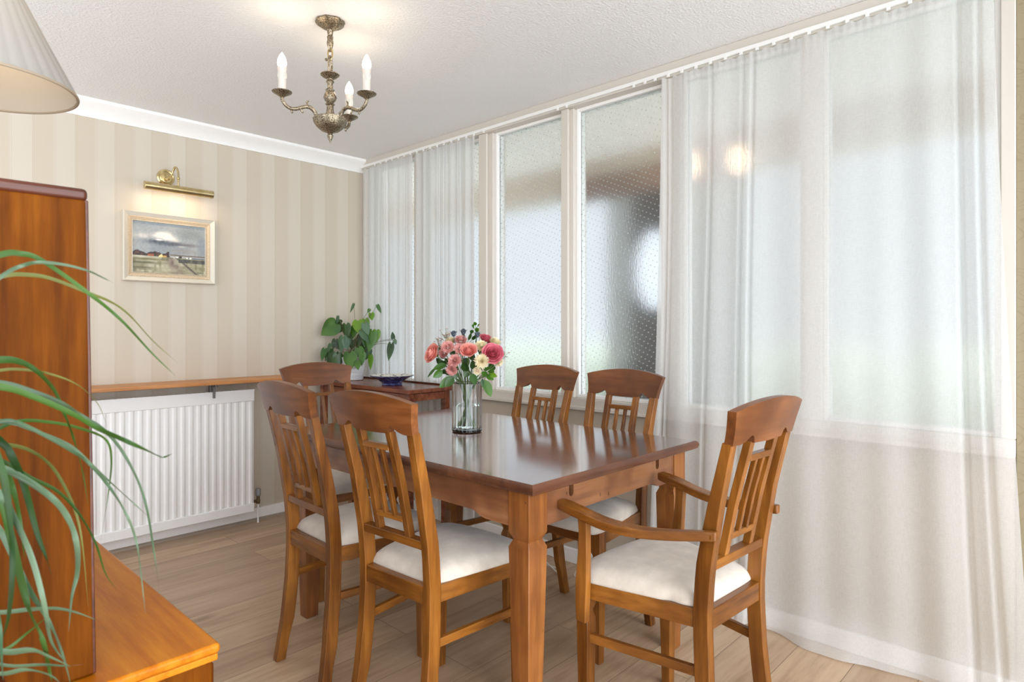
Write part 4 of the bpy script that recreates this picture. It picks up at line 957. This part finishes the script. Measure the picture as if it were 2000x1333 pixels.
bm = B(); post(bm, [(hx1-.006, hx1+.002, 1.306, 2.39, kz+.003), (hx1-.018, hx1-.010, 1.306, 2.39, hz-.02)]); obj('front_edge', bm, M['teak_dark'], hu, bevel=.002)

# ------------------------------------------------------------------ table lamp on the hutch
lc = Vector((.195, 1.690, hz))
lm = thing('table_lamp', 'table lamp with a pleated white cone shade at the upper left', 'lamp', lc)
bm = B(); lathe(bm, [(.030, 0), (.032, .006), (.026, .014), (.016, .02), (.022, .05), (.026, .08), (.020, .12), (.012, .15), (.009, .16), (.008, .30)], 32); obj('lamp_base', bm, M['pot'], lm, smooth=True)
zr = 1.712-hz; n = 60
pleat = lambda a, z: 1+.010*(abs(sin(a*36/2))-.5)
bm = B(); lathe(bm, [(.168, zr), (.170, zr+.002), (.121, zr+.10), (.072, zr+.20), (.060, zr+.226)], 288, mod=pleat, cap0=False, cap1=False); obj('lamp_shade', bm, M['shade'], lm, smooth=True)
bm = B(); lathe(bm, [(.165, zr+.001), (.117, zr+.10), (.068, zr+.20), (.058, zr+.224)], 64, cap0=False, cap1=False); obj('shade_lining', bm, M['lining'], lm, smooth=True)
bm = B(); rings = []
for k in range(72):
    a = 2*pi*k/72; rings.append([((.1685+.0028*cos(q))*cos(a), (.1685+.0028*cos(q))*sin(a), zr+.001+.0035*sin(q)) for q in [2*pi*j/8 for j in range(8)]])
loft(bm, rings, loop=True); obj('rim_trim', bm, M['rimtape'], lm, smooth=True)
bm = B(); bmesh.ops.create_uvsphere(bm, u_segments=16, v_segments=10, radius=.026, matrix=Matrix.Translation((0, 0, .33))); obj('lamp_bulb', bm, M['bulb'], lm, smooth=True)
ld = bpy.data.lights.new('shade_lamp', 'POINT'); ld.energy = .55; ld.color = (1, .80, .58); ld.shadow_soft_size = .03
lo = bpy.data.objects.new('shade_lamp', ld); COL.objects.link(lo); lo.parent = lm; lo.location = (0, 0, .375)

# ------------------------------------------------------------------ foreground strap-leaved plant on a stand
LT = .80
crown = wp(-200, 1010, .80)
stx, sty = crown.x, crown.y
sd = thing('plant_stand', 'slim dark wooden plant stand at the left edge', 'plant stand', (stx, sty, 0))
boxobj('stand_top', M['teak_dark'], sd, (-.11, .11, -.11, .11, .70, .72), bevel=.003)
for sx in (-1, 1):
    for sy in (-1, 1): boxobj('leg', M['teak_dark'], sd, (sx*.09-.012, sx*.09+.012, sy*.09-.012, sy*.09+.012, 0, .70), bevel=.002)
ps = thing('strap_leaf_plant', 'blurred arching strap-leaved house plant in the left foreground', 'plant', (stx, sty, .7205))
bm = B(); lathe(bm, [(.062, 0), (.068, .004), (.082, .14), (.084, .16), (.078, .16), (.074, .145), (.001, .14)], 36); obj('pot', bm, M['terracotta'], ps, smooth=True)
org = Vector((stx, sty, .7205))
SL = [([(0,498),(38,496),(80,509),(170,572),(234,624),(297,691),(343,735)], 5.5, 0, 's_g'),
      ([(0,541),(50,537),(100,545),(170,572),(213,589),(250,614),(300,668),(348,710)], 4, .02, 'o'),
      ([(0,542),(38,521),(75,513),(122,517),(170,529),(205,545),(228,556)], 3.5, -.02, 's'),
      ([(0,704),(40,709),(72,728),(105,765),(125,812),(142,855),(160,920),(172,985)], 7, .03, 'g'),
      ([(0,724),(50,723),(100,732),(150,752),(190,788),(208,830)], 3, .05, 'o'),
      ([(0,757),(60,775),(130,805),(190,838),(250,865),(300,888),(318,894),(336,887)], 7, -.03, 'g'),
      ([(0,750),(60,766),(120,790),(160,815),(206,845),(246,896),(282,978),(302,1090),(311,1155)], 6, 0, 's'),
      ([(0,825),(30,826),(80,848),(140,882),(175,908),(215,955),(248,1010),(266,1060),(276,1130),(284,1200)], 4.5, -.01, 's'),
      ([(15,826),(60,840),(130,868),(170,900),(210,938),(262,985),(292,1012)], 4, .03, 's'),
      ([(100,826),(170,842),(208,862),(217,900),(212,960),(196,1060)], 3.5, .06, 'g'),
      ([(0,866),(20,892),(45,950),(70,1040),(90,1092),(102,1128)], 9, -.04, 'd'),
      ([(0,900),(60,935),(110,960),(150,1000),(185,1060),(205,1120),(228,1152)], 5, .02, 'g'),
      ([(0,916),(50,940),(100,975),(130,1012),(148,1062),(150,1120),(140,1165),(134,1235)], 8, -.03, 's'),
      ([(15,870),(60,882),(100,912),(130,960),(150,1010),(162,1075),(172,1185)], 4, .05, 'o'),
      ([(0,970),(25,1012),(60,1090),(85,1180),(100,1255),(136,1305)], 7, -.06, 's'),
      ([(0,988),(20,1060),(50,1180),(80,1250),(95,1310),(104,1345)], 11, -.05, 'g'),
      ([(0,1040),(30,1100),(60,1160),(95,1215),(122,1280),(140,1345)], 6, -.02, 's'),
      ([(0,1198),(60,1192),(110,1190),(150,1198),(189,1212)], 5, -.02, 's'),
      ([(10,1276),(60,1272),(95,1284),(136,1302)], 7, -.06, 's'),
      ([(15,1302),(80,1300),(130,1302),(168,1298)], 4, -.04, 's'),
      ([(0,920),(14,1000),(22,1100),(16,1200),(4,1250)], 10, -.07, 'd'),
      ([(10,1270),(50,1240),(95,1203)], 4, .04, 'g'),
      ([(-30,1150),(-5,1230),(6,1330)], 12, -.10, 'b'),
      ([(0,1318),(50,1310),(100,1322),(125,1345)], 5, -.06, 's'),
      ([(0,905),(25,960),(40,1030),(48,1090)], 8, .04, 'g')]
mm = {'s_g': 'strap_g', 'g': 'strap_g', 's': 'strap_s', 'o': 'strap_o', 'd': 'leaf_d', 'b': 'leaf_b'}
for i, (P_, w, do, c_) in enumerate(SL):
    rn = random.Random(i); n_ = len(P_); pts = [Vector((rn.uniform(-.02, .02), rn.uniform(-.02, .02), .145))]
    f0 = wp(*P_[0], LT+do); f1 = wp(*P_[1], LT+do); base = pts[0]+org; dd = (f0-base).length
    b1 = base+(f0-base)*.15+Vector((0, 0, dd*.45 if f0.z > base.z+.05 else dd*.25)); b2 = f0-(f1-f0).normalized()*dd*.35
    for q in (.3, .55, .8): pts.append(base*(1-q)**3+b1*3*q*(1-q)**2+b2*3*q*q*(1-q)+f0*q**3-org)
    for k, p in enumerate(P_): pts.append(wp(*p, LT+do+(.10*rn.random()-.03)*k/n_)-org)
    wm = 1.3*w*LT/F_PX; bm = B()
    ribbon(bm, pts, lambda f: wm*min(1, .55+f*1.5)*max(.04, 1-f**5)*(1-.35*f), 6, .3, side=None, up=(FWD+RGT*.3*rn.uniform(-1, 1)+up*.3))
    obj('leaf', bm, M[mm[c_]], ps, smooth=True)

# ------------------------------------------------------------------ small white cable by the skirting
bm = B(); tube(bm, [(2.47, 2.36, .012), (2.44, 2.20, .008), (2.46, 2.02, .010), (2.40, 1.93, .006), (2.46, 2.08, .02), (2.50, 2.22, .05), (2.55, 2.26, .12)], .0035, 8)
tag(obj('power_cable', bm, M['white_plastic'], smooth=True), 'looped white cable lying on the floor below the window sill', 'cable')
